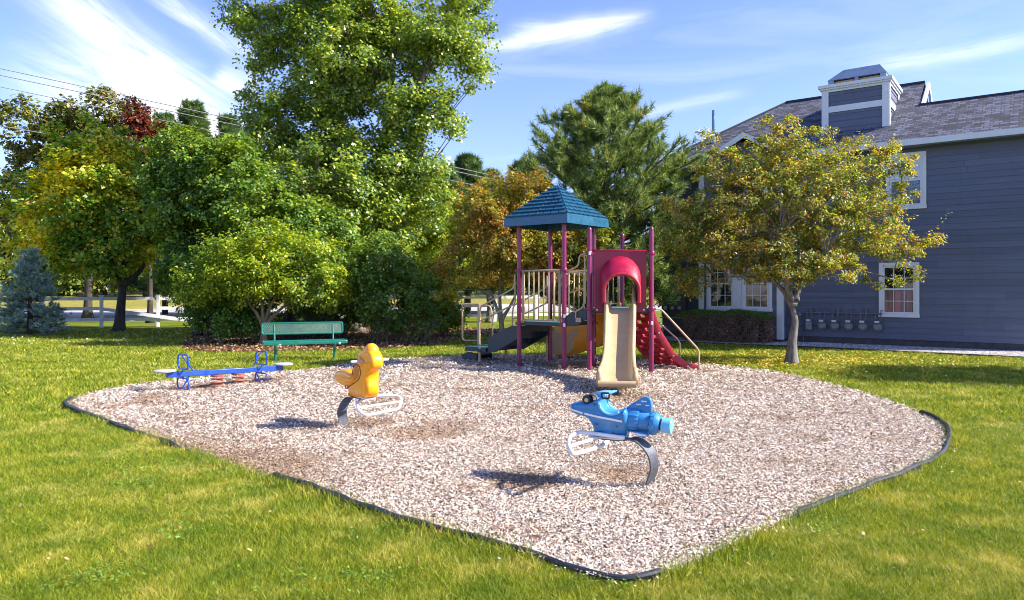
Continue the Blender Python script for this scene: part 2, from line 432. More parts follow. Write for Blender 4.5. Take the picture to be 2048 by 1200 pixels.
M['lawn'] = ground_mat('lawn_soil_and_thatch', [(.3, (.06, .085, .006)), (.55, (.15, .19, .012)), (.75, (.26, .26, .03))], 35,
                       [(.3, (.75, .8, .8)), (.6, (1.1, 1.05, 1.0)), (.75, (1.5, 1.25, 1.3))], .45, bump=.7, bscale=90)
def grid_sheet(name, x0, x1, y0, y1, nx, ny, zf, m):
    X, Y = np.meshgrid(np.linspace(x0, x1, nx), np.linspace(y0, y1, ny)); Z = zf(X, Y)
    v = np.stack([X.ravel(), Y.ravel(), Z.ravel()], 1)
    i = (np.arange(ny - 1)[:, None] * nx + np.arange(nx - 1)[None, :]).ravel()
    f = np.stack([i, i + 1, i + nx + 1, i + nx], 1).ravel()
    return link(name, mesh_np(name, v, 4, f, True), m)
def far_z(X, Y): return np.maximum(0, Y - .39 * X - 66) * .035
tag(grid_sheet('lawn', -260, 260, -20, 420, 131, 111, lambda X, Y: far_z(X, Y) - .0, M['lawn']), kind='structure')

def flat_poly(name, pts, z, m, kind='structure', parent=None):
    mb = MB(); mb.add([(x, y, z) for x, y in pts], [tuple(range(len(pts)))]); o = mb.build(name, m)
    return tag(o, kind=kind)
# chips surface
def chips_mat():
    m = bpy.data.materials.new('wood_chip_bed'); m.use_nodes = True; gg = G(m.node_tree)
    b = m.node_tree.nodes['Principled BSDF']; b.inputs['Roughness'].default_value = .9; b.inputs['Specular IOR Level'].default_value = .1
    t = gg.n('ShaderNodeTexCoord').outputs['Object']
    vo = gg.n('ShaderNodeTexVoronoi'); vo.inputs['Scale'].default_value = 55; gg.link(t, vo.inputs['Vector'])
    c = gg.ramp(gg.m('FRACT', gg.m('MULTIPLY', gg.n('ShaderNodeSeparateColor').outputs[0], 1)), [(0, (1, 1, 1))]) if False else \
        gg.mix(gg.rng(vo.outputs['Color'], .2, .8), (.12, .08, .055, 1), (.52, .42, .34, 1))
    gg.link(c, b.inputs['Base Color'])
    bp = gg.n('ShaderNodeBump'); bp.inputs['Strength'].default_value = 1; bp.inputs['Distance'].default_value = .02
    gg.link(vo.outputs['Distance'], bp.inputs['Height']); gg.link(bp.outputs[0], b.inputs['Normal'])
    return m
M['chipbed'] = chips_mat()
flat_poly('playground_bed', PITP, .006, M['chipbed'])
SPOTS = ((.95, 6.35, .42), (-1.75, 8.75, .45), (1.6, 10.75, .5), (-5.2, 11.9, .5), (-4.4, 12.7, .5), (1.2, 15.2, .6), (-.9, 8.1, .45), (3.8, 14.2, .35), (.1, 6.1, .3))
def hz(X, Y):
    b = np.array(PITP); z = .034 + .008 * np.sin(X * 1.7 + np.sin(Y * 1.1) * 2) * np.sin(Y * 1.9 + X * .4) + .004 * np.sin(X * 5.3 + 1) * np.sin(Y * 4.1 + X)
    for sx, sy, sr in SPOTS:
        d = np.hypot(X - sx, Y - sy) / sr; z = z - .020 * np.exp(-d ** 2 * 1.4) + .008 * np.exp(-((d - 1.5) / .45) ** 2)
    dm = np.full(X.shape, 9.0)
    for i in range(0, len(b), 1): dm = np.minimum(dm, np.hypot(X - b[i, 0], Y - b[i, 1]))
    k = np.clip((dm - .15) / .6, 0, 1); return np.maximum(z * k + .022 * (1 - k), .010)
xs_, ys_ = np.arange(-8, 8.2, .12), np.arange(3.6, 19, .12); GX, GY = np.meshgrid(xs_, ys_)
gin = in_poly(GX.ravel(), GY.ravel(), PITP).reshape(GX.shape); GZ = hz(GX, GY) - .008
cell = gin[:-1, :-1] & gin[1:, :-1] & gin[:-1, 1:] & gin[1:, 1:]; ii, jj = np.nonzero(cell); nx_ = len(xs_)
q0_ = ii * nx_ + jj; fq = np.stack([q0_, q0_ + 1, q0_ + nx_ + 1, q0_ + nx_], 1).ravel()
tag(link('chip_base', mesh_np('chip_base', np.stack([GX.ravel(), GY.ravel(), GZ.ravel()], 1), 4, fq, True), M['chipbed']), kind='structure')
M['mulch'] = ground_mat('leaf_litter_bed', [(.3, (.03, .018, .01)), (.55, (.10, .06, .035)), (.75, (.24, .15, .09))], 40,
                        [(.3, (.7, .7, .7)), (.7, (1.2, 1.2, 1.2))], .8)
flat_poly('mulch_bed', BEDP, .008, M['mulch'])

def chip_mat():
    m = bpy.data.materials.new('wood_chips'); m.use_nodes = True; gg = G(m.node_tree)
    b = m.node_tree.nodes['Principled BSDF']; b.inputs['Roughness'].default_value = .8; b.inputs['Specular IOR Level'].default_value = .2
    geo = gg.n('ShaderNodeNewGeometry'); t = gg.n('ShaderNodeTexCoord').outputs['Object']
    c = gg.ramp(geo.outputs['Random Per Island'], [(0, (.04, .022, .014)), (.2, (.19, .105, .065)), (.34, (.52, .39, .28)), (.62, (.82, .72, .60)), (1, (.93, .88, .80))])
    br = gg.ramp(geo.outputs['Random Per Island'], [(0, (.09, .045, .02)), (.5, (.30, .17, .08)), (1, (.55, .37, .21))])
    sp_ = gg.n('ShaderNodeSeparateXYZ'); gg.link(t, sp_.inputs[0])
    # freshly turned, damp chips: along the front-left border and in scuffed patches
    d = gg.m('ADD', gg.m('MULTIPLY', sp_.outputs[0], .47), sp_.outputs[1])     # distance along border normal
    n1 = gg.noise(t, .9, 4, .6)
    band = gg.rng(gg.m('ADD', d, gg.m('MULTIPLY', n1, 1.6)), 6.5, 7.7, 1, 0, True)
    left = gg.rng(sp_.outputs[0], -1.2, -2.0)
    f = gg.m('MAXIMUM', gg.m('MULTIPLY', band, left), gg.rng(gg.noise(t, .8, 6, .7), .53, .66, 0, .95))
    for (sx, sy, sr) in ((.95, 6.35, .42), (-1.75, 8.75, .45), (1.6, 10.75, .55), (-5.2, 11.9, .5), (-4.4, 12.7, .5), (1.2, 15.2, .8), (-.9, 8.1, .5), (3.8, 14.2, .35), (.1, 6.1, .3)):
        ds = gg.n('ShaderNodeVectorMath', operation='DISTANCE'); gg.link(t, ds.inputs[0]); ds.inputs[1].default_value = (sx, sy, .03)
        f = gg.m('MAXIMUM', f, gg.rng(gg.m('ADD', ds.outputs['Value'], gg.m('MULTIPLY', gg.m('SUBTRACT', n1, .5), .9)), sr * .5, sr * 1.25, .95, 0, True))
    c = gg.mix(gg.m('MULTIPLY', f, .9), c, br)
    gg.link(c, b.inputs['Base Color']); return m
M['chip'] = chip_mat()

def scatter(x0, x1, y0, y1, n, power=1.6):
    """ground positions in view, denser near the eye"""
    u = rng.random(n); a, b = y0 ** (1 - power), y1 ** (1 - power); Y = (a + u * (b - a)) ** (1 / (1 - power))
    X = (rng.random(n) * (x1 - x0) + x0) / F * Y; return X, Y

def cards(pos, L, Wd, tilt, n=4, z_up=None, yaw=None):
    """flat chips: centre pos, length L, width Wd (arrays); returns verts, faces"""
    N = len(pos); th = rng.random(N) * 2 * np.pi if yaw is None else yaw
    pit = rng.normal(0, tilt, N); rol = rng.normal(0, tilt, N)
    t = np.stack([np.cos(th) * np.cos(pit), np.sin(th) * np.cos(pit), np.sin(pit)], 1)
    b = np.stack([-np.sin(th) * np.cos(rol), np.cos(th) * np.cos(rol), np.sin(rol)], 1)
    L = L[:, None] / 2; Wd = Wd[:, None] / 2; sk = rng.uniform(-.4, .4, N)[:, None] * L
    v = np.stack([pos - t * L - b * Wd, pos + t * L - b * Wd + t * sk * .3, pos + t * L * .8 + b * Wd, pos - t * L * .9 + b * Wd - t * sk * .3], 1).reshape(-1, 3)
    return v, np.arange(4 * N)
N = 480000
X, Y = scatter(-960, 960, 4.0, 19.0, N, 1.75); k = in_poly(X, Y, PITP); X, Y = X[k], Y[k]
sz = np.clip(Y / 9, .72, 1.7)
zz = hz(X, Y) + rng.random(len(X)) * .020 - .002
L = rng.gamma(3.2, .0072, len(X)).clip(.007, .07) * sz; Wd = rng.gamma(4, .0019, len(X)).clip(.003, .018) * sz
v, f = cards(np.stack([X, Y, zz], 1), L, Wd, .38); v[:, 2] = np.maximum(v[:, 2], .012)
tag(link('wood_chips', mesh_np('wood_chips', v, 4, f), M['chip']), kind='stuff')
# a few chips thrown out over the border
N = 1000; i = rng.integers(0, len(PITP), N); P_ = np.array(PITP)[i] + (np.array(PITP)[(i + 1) % len(PITP)] - np.array(PITP)[i]) * rng.random((N, 1)) + rng.normal(0, .07, (N, 2)); k = ~in_poly(P_[:, 0], P_[:, 1], PITP); P_ = P_[k]
v, f = cards(np.column_stack([P_, rng.uniform(.015, .04, len(P_))]), rng.uniform(.010, .028, len(P_)), rng.uniform(.004, .009, len(P_)), .3)
tag(link('scattered_chips', mesh_np('scattered_chips', v, 4, f), M['chip']), kind='stuff')

# ---- road, verge, meadow beyond the fence
def band(name, d0, d1, z, m, x0=-120, x1=120):
    pts = [(x0, d0 + .39 * x0), (x1, d0 + .39 * x1), (x1, d1 + .39 * x1), (x0, d1 + .39 * x0)]
    return flat_poly(name, pts, z, m)
M['road'] = ground_mat('pale_concrete_road', [(.3, (.34, .31, .29)), (.7, (.46, .42, .40))], 3, [(.3, (.9, .9, .9)), (.7, (1.05, 1.05, 1.05))], .2, bump=.1)
M['kerb'] = mat('concrete_kerb', (.42, .40, .37), .9, var=.15)
M['meadow'] = ground_mat('dry_meadow', [(.3, (.13, .13, .02)), (.6, (.30, .26, .06)), (.8, (.42, .34, .12))], 2.5, [(.3, (.8, .85, .8)), (.7, (1.15, 1.1, 1.0))], .15)
band('road', 50, 64, .006, M['road'])
mb = MB()
for d in (49.8, 64.0):
    a = math.atan(.39); L_ = 240 / math.cos(a); mb.box((0, d + .1, .07), (L_, .16, .14), a)
tag(mb.build('kerb', M['kerb']), kind='structure')
o = grid_sheet('meadow', -150, 150, 0, 80, 61, 21, lambda X, Y: far_z(X, Y + .39 * X + 66.0) * 1.0 + .03, M['meadow'])
me = o.data; co = np.empty(len(me.vertices) * 3, np.float32); me.vertices.foreach_get('co', co); co = co.reshape(-1, 3)
co[:, 1] += .39 * co[:, 0] + 64.3; co[:, 2] = np.maximum(0, co[:, 1] - .39 * co[:, 0] - 66) * .035 + .03
me.vertices.foreach_set('co', co.ravel()); me.update(); tag(o, kind='structure')

# ---- grass blades
def grass_mat():
    m = bpy.data.materials.new('grass_blades'); m.use_nodes = True; nt = m.node_tree; gg = G(nt)
    b = nt.nodes['Principled BSDF']; b.inputs['Roughness'].default_value = .5; b.inputs['Specular IOR Level'].default_value = .25
    geo = gg.n('ShaderNodeNewGeometry'); t = gg.n('ShaderNodeTexCoord').outputs['Object']
    a = gg.ramp(geo.outputs['Random Per Island'], [(0, (.045, .10, .006)), (.4, (.21, .27, .010)), (.8, (.39, .39, .018)), (1, (.68, .58, .14))])
    d = gg.ramp(geo.outputs['Random Per Island'], [(0, (.24, .26, .02)), (.5, (.46, .43, .07)), (1, (.68, .57, .26))])
    n1 = gg.noise(t, 1.1, 6, .68)
    n2 = gg.noise(t, 14, 4, .7)
    c = gg.mix(gg.rng(gg.m('ADD', n1, gg.m('MULTIPLY', gg.m('SUBTRACT', n2, .5), .45)), .50, .68), a, d)
    c = gg.mix(1.0, c, gg.ramp(gg.noise(t, 2.2, 3), [(.35, (.62, .80, .6)), (.65, (1.16, 1.12, 1.1))]), 'MULTIPLY')
    gg.link(c, b.inputs['Base Color'])
    tr = gg.n('ShaderNodeBsdfTranslucent'); gg.link(gg.mix(1.0, c, (1.2, 1.15, .6, 1), 'MULTIPLY'), tr.inputs[0])
    mx = gg.n('ShaderNodeMixShader'); mx.inputs[0].default_value = .35
    gg.link(b.outputs[0], mx.inputs[1]); gg.link(tr.outputs[0], mx.inputs[2]); gg.link(mx.outputs[0], nt.nodes['Material Output'].inputs[0])
    return m
M['grass'] = grass_mat()
# house frame of reference (needed to keep grass off it): t runs left along the front wall, q into the house
TD = Vector((-.8088, .5881, 0)); QD = Vector((.5881, .8088, 0)); W0 = Vector((12.1, 19.5, 0))
def W(t, q, z=0): return W0 + TD * t + QD * q + Vector((0, 0, z))
def tpx(x, q):
    r = (x - CX) / F; return ((W0.x + QD.x * q) - r * (W0.y + QD.y * q)) / (.8088 + .5881 * r)
GRAV = [W(-3, 0), W(-3, -2.0), W(0, -1.95), W(3.4, -1.75), W(5.0, -1.9), W(7.3, -1.95), W(9.2, -1.4), W(9.2, 0)]
GRAVP = [(p.x, p.y) for p in GRAV]
def blades(n, x0, x1, y0, y1, hmin, hmax, wk, power):
    X, Y = scatter(x0, x1, y0, y1, n, power)
    # let some grass creep over the border
    jx, jy = X + rng.normal(0, .05, len(X)), Y + rng.normal(0, .05, len(X))
    k = ~in_poly(jx, jy, PITP) & ~in_poly(X, Y, BEDP) & ~in_poly(X, Y, GRAVP)
    k &= ((X - W0.x) * QD.x + (Y - W0.y) * QD.y) < 0
    X, Y = X[k], Y[k]; n = len(X)
    cl = .75 + .5 * (np.sin(X * 1.9 + np.sin(Y * 1.3) * 2) * np.sin(Y * 2.3 + X * .7) * .5 + .5)
    h = rng.uniform(hmin, hmax, n) * cl * (1 + .12 * Y / 10); w = wk * (Y + 1.5) * rng.uniform(.7, 1.3, n)
    th = rng.random(n) * 2 * np.pi; ln = rng.normal(0, .75, (n, 2))
    base = np.stack([X, Y, np.zeros(n)], 1); d = np.stack([np.cos(th), np.sin(th), np.zeros(n)], 1) * w[:, None] / 2
    tip = base + np.stack([ln[:, 0] * h, ln[:, 1] * h, h], 1)
    return np.stack([base - d, base + d, tip], 1).reshape(-1, 3)
vs = [blades(500000, -1090, 1090, 3.6, 9.5, .014, .036, .00064, 1.75), blades(240000, -1090, 1090, 9.0, 30, .03, .055, .0011, 1.5)]
v = np.concatenate(vs)
tag(link('grass', mesh_np('grass', v, 3, np.arange(len(v))), M['grass']), kind='stuff')
# long tufts along the front border
n = 15000; i = rng.integers(0, len(PITP), n); i = i[(np.array(PITP)[i][:, 1] < 9.5)]; n = len(i)
P_ = np.array(PITP)[i]; P2 = np.array(PITP)[(i + 1) % len(PITP)]; P_ = P_ + (P2 - P_) * rng.random((n, 1)) + rng.normal(0, .055, (n, 2))
nn = np.array(PITP)[i] - np.array([1, 9]); nn /= np.linalg.norm(nn, axis=1)[:, None]; P_ += nn * .055
k = np.sin(P_[:, 0] * 3.1) * np.sin(P_[:, 1] * 2.3 + 1) > -.45; P_ = P_[k]; n = len(P_)
h = rng.uniform(.04, .11, n); th = rng.random(n) * 6.28; d = np.stack([np.cos(th), np.sin(th), th * 0], 1) * .003
base = np.column_stack([P_, np.zeros(n)]); tip = base + np.column_stack([rng.normal(0, .5, (n, 2)) * h[:, None], h])
v = np.stack([base - d, base + d, tip], 1).reshape(-1, 3)
tag(link('border_grass', mesh_np('border_grass', v, 3, np.arange(len(v))), M['grass']), kind='stuff')

# ---- border edging
mb = MB()
path = []
for p in PIT:
    px_ = CX + F * p.x / p.y; py_ = HY + F * H / p.y
    shown = (540 < px_ < 1330 and py_ > 950) or (px_ > 1590 and py_ > 880) or (px_ > 1835) or (px_ < 350 and py_ > 800)
    jx = .018 * math.sin(p.x * 5.1 + p.y * 3) + .010 * math.sin(p.x * 11.7 - p.y * 7)
    path.append(Vector((p.x + jx * .5, p.y + jx, (.042 if shown else -.03) + .010 * math.sin(p.x * 2.3 + p.y) + .006 * math.sin(p.x * 7 + p.y * 5))))
mb.tube(path, .019, 8, closed=True)
b0 = len(mb.v); n = len(path)
for p in path: mb.v += [Vector((p.x, p.y, p.z - .012)), Vector((p.x, p.y, -.04))]
for i in range(n): j = (i + 1) % n; mb.f.append((b0 + 2 * i, b0 + 2 * j, b0 + 2 * j + 1, b0 + 2 * i + 1))
eo = mb.build('border_edging', M['edge'], smooth=True)
tag(eo, 'black plastic edging strip running round the wood chip playground bed', 'edging')

# ---- gravel along the house
M['gravelbed'] = ground_mat('gravel_bed', [(.35, (.14, .13, .12)), (.65, (.42, .39, .37))], 30, [(.3, (.8, .8, .8)), (.7, (1.1, 1.1, 1.1))], .8)
flat_poly('gravel_strip', GRAVP, .012, M['gravelbed'])
N = 17000; t_ = rng.uniform(-2.8, 9.0, N); q_ = rng.uniform(-1.98, -.02, N)
X = W0.x + TD.x * t_ + QD.x * q_; Y = W0.y + TD.y * t_ + QD.y * q_; k = in_poly(X, Y, GRAVP); X, Y = X[k], Y[k]
base = np.array([(1, 0, 0), (-1, 0, 0), (0, 1, 0), (0, -1, 0), (0, 0, 1), (0, 0, -1)], float)
fo = np.array([(0, 2, 4), (2, 1, 4), (1, 3, 4), (3, 0, 4), (2, 0, 5), (1, 2, 5), (3, 1, 5), (0, 3, 5)])
n = len(X); s_ = rng.uniform(.018, .045, (n, 1, 3)) * np.array([1, 1, .6]); th = rng.random(n) * 6.28
v = base[None] * s_; c_, sn_ = np.cos(th)[:, None], np.sin(th)[:, None]
v = np.stack([v[..., 0] * c_ - v[..., 1] * sn_, v[..., 0] * sn_ + v[..., 1] * c_, v[..., 2]], 2) + np.stack([X, Y, np.full(n, .03)], 1)[:, None]
f = (fo[None] + np.arange(n)[:, None, None] * 6).ravel()
gm_ = bpy.data.materials.new('river_gravel'); gm_.use_nodes = True; gg = G(gm_.node_tree); b = gm_.node_tree.nodes['Principled BSDF']; b.inputs['Roughness'].default_value = .8
gg.link(gg.ramp(gg.n('ShaderNodeNewGeometry').outputs['Random Per Island'], [(0, (.14, .12, .11)), (.5, (.44, .40, .37)), (1, (.75, .71, .68))]), b.inputs['Base Color'])
tag(link('gravel', mesh_np('gravel', v.reshape(-1, 3), 3, f), gm_), kind='stuff')
mb = MB(); mb.tube([p + Vector((0, 0, .03)) for p in GRAV[1:7]], .022, 6)
tag(mb.build('gravel_edging', M['edge'], smooth=True), 'black edging between the lawn and the gravel by the house', 'edging')
# ================================================================ HOUSE
def siding(mb, A, B, z0, z1, out, step=.168, top=None):
    """lapped boards between plan points A and B; out is the outward normal; top(s): height limit along the wall"""
    A = Vector(A); B = Vector(B); out = Vector(out); z = z0; L = (B - A).length; d = (B - A).normalized()
    while z < z1 - 1e-4:
        ze = min(z + step, z1); s0, s1 = 0.0, L
        if top:  # gable: clip the board to the sloping line
            xs = [L * k / 60 for k in range(61) if top(L * k / 60) > z + step * .5]
            if not xs: break
            s0, s1 = xs[0], xs[-1]
        a, b = A + d * s0, A + d * s1
        o1, o2 = out * .020, out * .004
        zv = Vector((0, 0, 1))
        js = [s0]; x = s0 + random.uniform(.6, 3.6)
        while x < s1 - .3: js.append(x); x += 3.66
        js.append(s1)
        for q0, q1 in zip(js, js[1:]):
            a, b = A + d * (q0 + (.0015 if q0 > s0 else 0)), A + d * (q1 - (.0015 if q1 < s1 else 0)); wv = random.uniform(-.0012, .0012)
            mb.add([a + o1 + zv * (z + wv), b + o1 + zv * (z - wv), b + o2 + zv * (ze + .004), a + o2 + zv * (ze + .004), a - out * .05 + zv * z, b - out * .05 + zv * z],
                   [(0, 1, 2, 3), (4, 5, 1, 0)])
        z = ze
house = thing('apartment_house', 'blue-grey two-storey clapboard apartment house with shingled roof and box chimney', 'house', W(3, 3))
OUTF = -QD; OUTR = -TD; OUTL = TD
T0, T1, QB = -1.75, 8.65, 7.0
BR_, BL_ = tpx(1563, -.53), tpx(1401, -.53)
mb = MB()
siding(mb, W(T0, 0), W(T1, 0), .22, 5.75, OUTF)
siding(mb, W(T0, 0), W(T0, QB), .22, 5.75, OUTR)
siding(mb, W(T1, 0), W(T1, QB), .22, 5.75, OUTL)
siding(mb, W(T0, QB), W(T1, QB), .22, 5.75, QD)
mid = (BR_ + BL_) / 2
siding(mb, W(BR_, -.53), W(BL_, -.53), .14, 6.35, OUTF, top=lambda s: 6.30 - .53 * abs(s - (BL_ - BR_) / 2))
siding(mb, W(BR_, -.53), W(BR_, 0), .14, 5.6, OUTR)
siding(mb, W(BL_, -.53), W(BL_, 0), .14, 5.6, OUTL)
mb.build('wall', M['siding'], house)
mb = MB()
def wbox(mb, t0, t1, q0, q1, z0, z1):
    vs = [W(t, q, z) for t in (t0, t1) for q in (q0, q1) for z in (z0, z1)]
    mb.add(vs, [(0, 1, 3, 2), (4, 6, 7, 5), (0, 4, 5, 1), (2, 3, 7, 6), (0, 2, 6, 4), (1, 5, 7, 3)])
wbox(mb, T0 + .03, T1 - .03, .012, QB - .03, -.1, .235); wbox(mb, BR_ + .02, BL_ - .02, -.515, .01, -.1, .15)
mb.build('foundation', M['found'], house)
# roof ---------------------------------------------------------
def zr(q): return 6.0 + .667 * q
EQ, RA, RB, TG = -.4, 3.2, 1.65, 1.22
def uvpoly(me_mb, pts, uvs): me_mb.add(pts, [tuple(range(len(pts)))]); me_mb.uv[len(me_mb.f) - 1] = uvs
def roof_build(mb, name, parent):
    off = OFF[parent]; me = bpy.data.meshes.new(name); me.from_pydata([v - off for v in mb.v], [], mb.f)
    ul = me.uv_layers.new(name='UVMap')
    for pi, p in enumerate(me.polygons):
        for k, li in enumerate(p.loop_indices): ul.data[li].uv = mb.uv.get(pi, [(0, 0)] * 9)[k]
    return link(name, me, M['shingle'], parent)
sl = math.hypot(1, .667)
mb = MB()
fp = [(T1 + .4, EQ), (T0 - .4, EQ), (T0 - .4, RB), (TG, RB), (TG, RA), (T1 + .4 - (RA - EQ), RA)]
uvpoly(mb, [W(t, q, zr(q)) for t, q in fp], [(t, q * sl) for t, q in fp])
hb = [(T1 + .4, EQ), (T1 + .4 - (RA - EQ), RA), (T1 + .4, 2 * RA - EQ)]
uvpoly(mb, [W(hb[0][0], hb[0][1], zr(EQ)), W(hb[1][0], hb[1][1], zr(RA)), W(hb[2][0], hb[2][1], zr(EQ))], [(EQ, 0), (RA, (RA - EQ) * sl), (2 * RA - EQ, 0)])
bp_ = [(T1 + .4, 2 * RA - EQ, EQ), (T1 + .4 - (RA - EQ), RA, RA), (TG, RA, RA), (TG, 2 * RA - EQ, EQ)]
uvpoly(mb, [W(t, q, zr(e)) for t, q, e in bp_], [(t, e * sl) for t, q, e in bp_])
bb = [(TG, RB, RB), (T0 - .4, RB, RB), (T0 - .4, 2 * RB + 3.6, RB - 3.6), (TG, 2 * RB + 3.6, RB - 3.6)]
uvpoly(mb, [W(t, q, zr(e) - .004) for t, q, e in bb], [(t, e * sl) for t, q, e in bb])
# gable over the bay
PK, GT, GS, GQ = 6.42, 5.62, .53, -.83
for sg in (-1, 1):
    D = 1.62; ze = PK - GS * D
    pts = [(GT, GQ, PK), (GT + sg * D, GQ, ze), (GT + sg * D, (ze - 6.0) / .667 + .02, ze), (GT, (PK - 6.0) / .667 + .02, PK)]
    uvpoly(mb, [W(t, q, z + .012) for t, q, z in pts], [(q, abs(t - GT) * 1.13) for t, q, z in pts])
rf = roof_build(mb, 'roof', house)
# gable end wall between the two roofs
mb = MB(); mb.add([W(TG - .01, RB, zr(RB)), W(TG - .01, RA, zr(RA) - .06), W(TG - .01, 2 * RA - RB, zr(RB))], [(0, 1, 2)])
mb.build('gable_end', M['siding'], rf)
mb = MB()
for a, b in (((RB - .25, zr(RB) - .17), (RA, zr(RA) + .0)), ((2 * RA - RB + .25, zr(RB) - .17), (RA, zr(RA) + .0))):
    mb = MB()
    P0, P1 = W(TG - .06, a[0], a[1]), W(TG - .06, b[0], b[1]); dn = Vector((0, 0, -.20))
    o_ = -TD * .07; vs = [P0, P1, P1 + dn, P0 + dn]; mb.add(vs + [v + o_ for v in vs], [(0, 1, 2, 3), (4, 7, 6, 5), (0, 4, 5, 1), (2, 6, 7, 3)])
    mb.build('rake_board', M['trim'], rf)
mb = MB()
for a, b in (((TG, RA), (T1 + .4 - (RA - EQ), RA)),): mb.tube([W(a[0], a[1], zr(RA)), W(b[0], b[1], zr(RA))], .06, 6)
mb.tube([W(T1 + .4, EQ, zr(EQ)), W(T1 + .4 - (RA - EQ), RA, zr(RA))], .05, 6)
mb.tube([W(TG, RB, zr(RB)), W(T0 - .4, RB, zr(RB))], .05, 6)
mb.build('ridge_cap', M['shingle'], rf)
# fascia, soffit
mb = MB(); ze = zr(EQ)
for bx in ((T0 - .4, GT - 1.62, EQ - .06, EQ), (GT + 1.66, T1 + .44, EQ - .06, EQ), (T1 + .40, T1 + .46, EQ, 6), (T0 - .46, T0 - .40, EQ, 6)):
    mb = MB(); wbox(mb, *bx, ze - .16, ze - .004); mb.build('fascia', M['trim'], house)
for bx in ((T0 - .4, GT - 1.62), (GT + 1.66, T1 + .4)):
    mb = MB(); wbox(mb, *bx, EQ, .03, ze - .19, ze - .155); mb.build('soffit', M['siding'], house)
for sg in (-1, 1):
    mb = MB(); P0, P1 = W(GT, GQ - .03, PK), W(GT + sg * 1.66, GQ - .03, PK - GS * 1.66); dn = Vector((0, 0, -.17)); o_ = QD * .05
    vs = [P0, P1, P1 + dn, P0 + dn]; mb.add(vs + [v + o_ for v in vs], [(0, 1, 2, 3), (4, 7, 6, 5), (0, 4, 5, 1), (2, 6, 7, 3), (1, 5, 6, 2)])
    mb.build('rake_board', M['trim'], house)
# corner boards
mb = MB()
wbox(mb, BR_ - .045, BR_ + .13, -.575, -.53, .12, 5.62); wbox(mb, BR_ - .045, BR_ - .021, -.5295, -.40, .12, 5.62); mb.build('corner_board', M['trim'], house)
mb = MB(); wbox(mb, BL_ - .12, BL_ + .045, -.575, -.53, .12, 5.62); mb.build('corner_board', M['trim'], house)
# chimney ---------------------------------------------------------
CT0, CT1, CQ0, CQ1, CZ = 1.87, 3.64, .6, 2.3, 7.72
ch = MB()
siding(ch, W(CT0, CQ0), W(CT1, CQ0), 6.1, CZ, OUTF, .2); siding(ch, W(CT0, CQ0), W(CT0, CQ1), 6.1, CZ, OUTR, .2)
siding(ch, W(CT1, CQ0), W(CT1, CQ1), 6.1, CZ, OUTL, .2); siding(ch, W(CT0, CQ1), W(CT1, CQ1), 6.1, CZ, QD, .2)
cho = ch.build('chimney', M['siding'], rf)
mb = MB()
for t in (CT0, CT1):
    mb = MB()
    s_ = -1 if t == CT0 else 1
    tA, tB = (t - .03, t + .15) if s_ < 0 else (t - .15, t + .03)
    wbox(mb, tA, tB, CQ0 - .05, CQ0 - .022, 6.1, CZ); tt = (t - .052, t - .022) if s_ < 0 else (t + .022, t + .052)
    wbox(mb, tt[0], tt[1], CQ0 - .0215, CQ0 + .12, 6.1, CZ)
    mb.build('trim_board', M['trim'], cho)
    mb = MB(); wbox(mb, tt[0], tt[1], CQ1 - .14, CQ1 + .03, 6.1, CZ); mb.build('trim_board', M['trim'], cho)
for za, zb_ in ((CZ - .74, CZ - .56), (CZ - .12, CZ - .002)):
    mb = MB(); wbox(mb, CT0 + .152, CT1 - .152, CQ0 - .046, CQ0 - .022, za, zb_); mb.build('trim_board', M['trim'], cho)
    mb = MB(); wbox(mb, CT0 - .049, CT0 - .022, CQ0 + .122, CQ1 - .142, za, zb_); mb.build('trim_board', M['trim'], cho)
mb = MB(); wbox(mb, CT0 - .13, CT1 + .13, CQ0 - .14, CQ1 + .12, CZ, CZ + .09); wbox(mb, CT0 - .09, CT1 + .09, CQ0 - .10, CQ1 + .08, CZ - .05, CZ - .001)
mb.build('chimney_cap', M['trim'], cho)
# metal hood
mb = MB(); a0, a1, b0_, b1_, zb = CT0 + .06, CT1 - .12, CQ0 + .05, CQ1 - .15, CZ + .09
for q in (b0_, b1_ - .03):
    wbox(mb, a0, a0 + .16, q, q + .03, zb, zb + .16); wbox(mb, a1 - .16, a1, q, q + .03, zb, zb + .16); wbox(mb, (a0 + a1) / 2 - .05, (a0 + a1) / 2 + .05, q, q + .03, zb, zb + .16)
for t in (a0, a1 - .03): wbox(mb, t, t + .03, b0_ + .03, b1_ - .03, zb, zb + .16)
z1_, z2_ = zb + .16, zb + .50
B_ = [W(a0 - .02, b0_ - .02, z1_), W(a1 + .02, b0_ - .02, z1_), W(a1 + .02, b1_ + .02, z1_), W(a0 - .02, b1_ + .02, z1_)]
T_ = [W(a0 + .22, b0_ + .28, z2_), W(a1 - .38, b0_ + .28, z2_), W(a1 - .38, b1_ - .28, z2_), W(a0 + .22, b1_ - .28, z2_)]
mb.add(B_ + T_, [(0, 1, 5, 4), (1, 2, 6, 5), (2, 3, 7, 6), (3, 0, 4, 7), (4, 5, 6, 7), (3, 2, 1, 0)])
mb.build('chimney_hood', M['hoodm'], cho)
mb = MB(); wbox(mb, a0 + .1, a1 - .1, b0_ + .1, b1_ - .1, zb, zb + .13); mb.build('flue_liner', M['tan'], cho)
# vent pipe
mb = MB(); vp = W(7.2, .88); mb.cyl(vp + Vector((0, 0, 6.45)), vp + Vector((0, 0, 7.66)), .052, 14); mb.cyl(vp + Vector((0, 0, 6.45)), vp + Vector((0, 0, 6.75)), .085, 14)
mb.build('vent_pipe', M['vent'], rf, smooth=True)
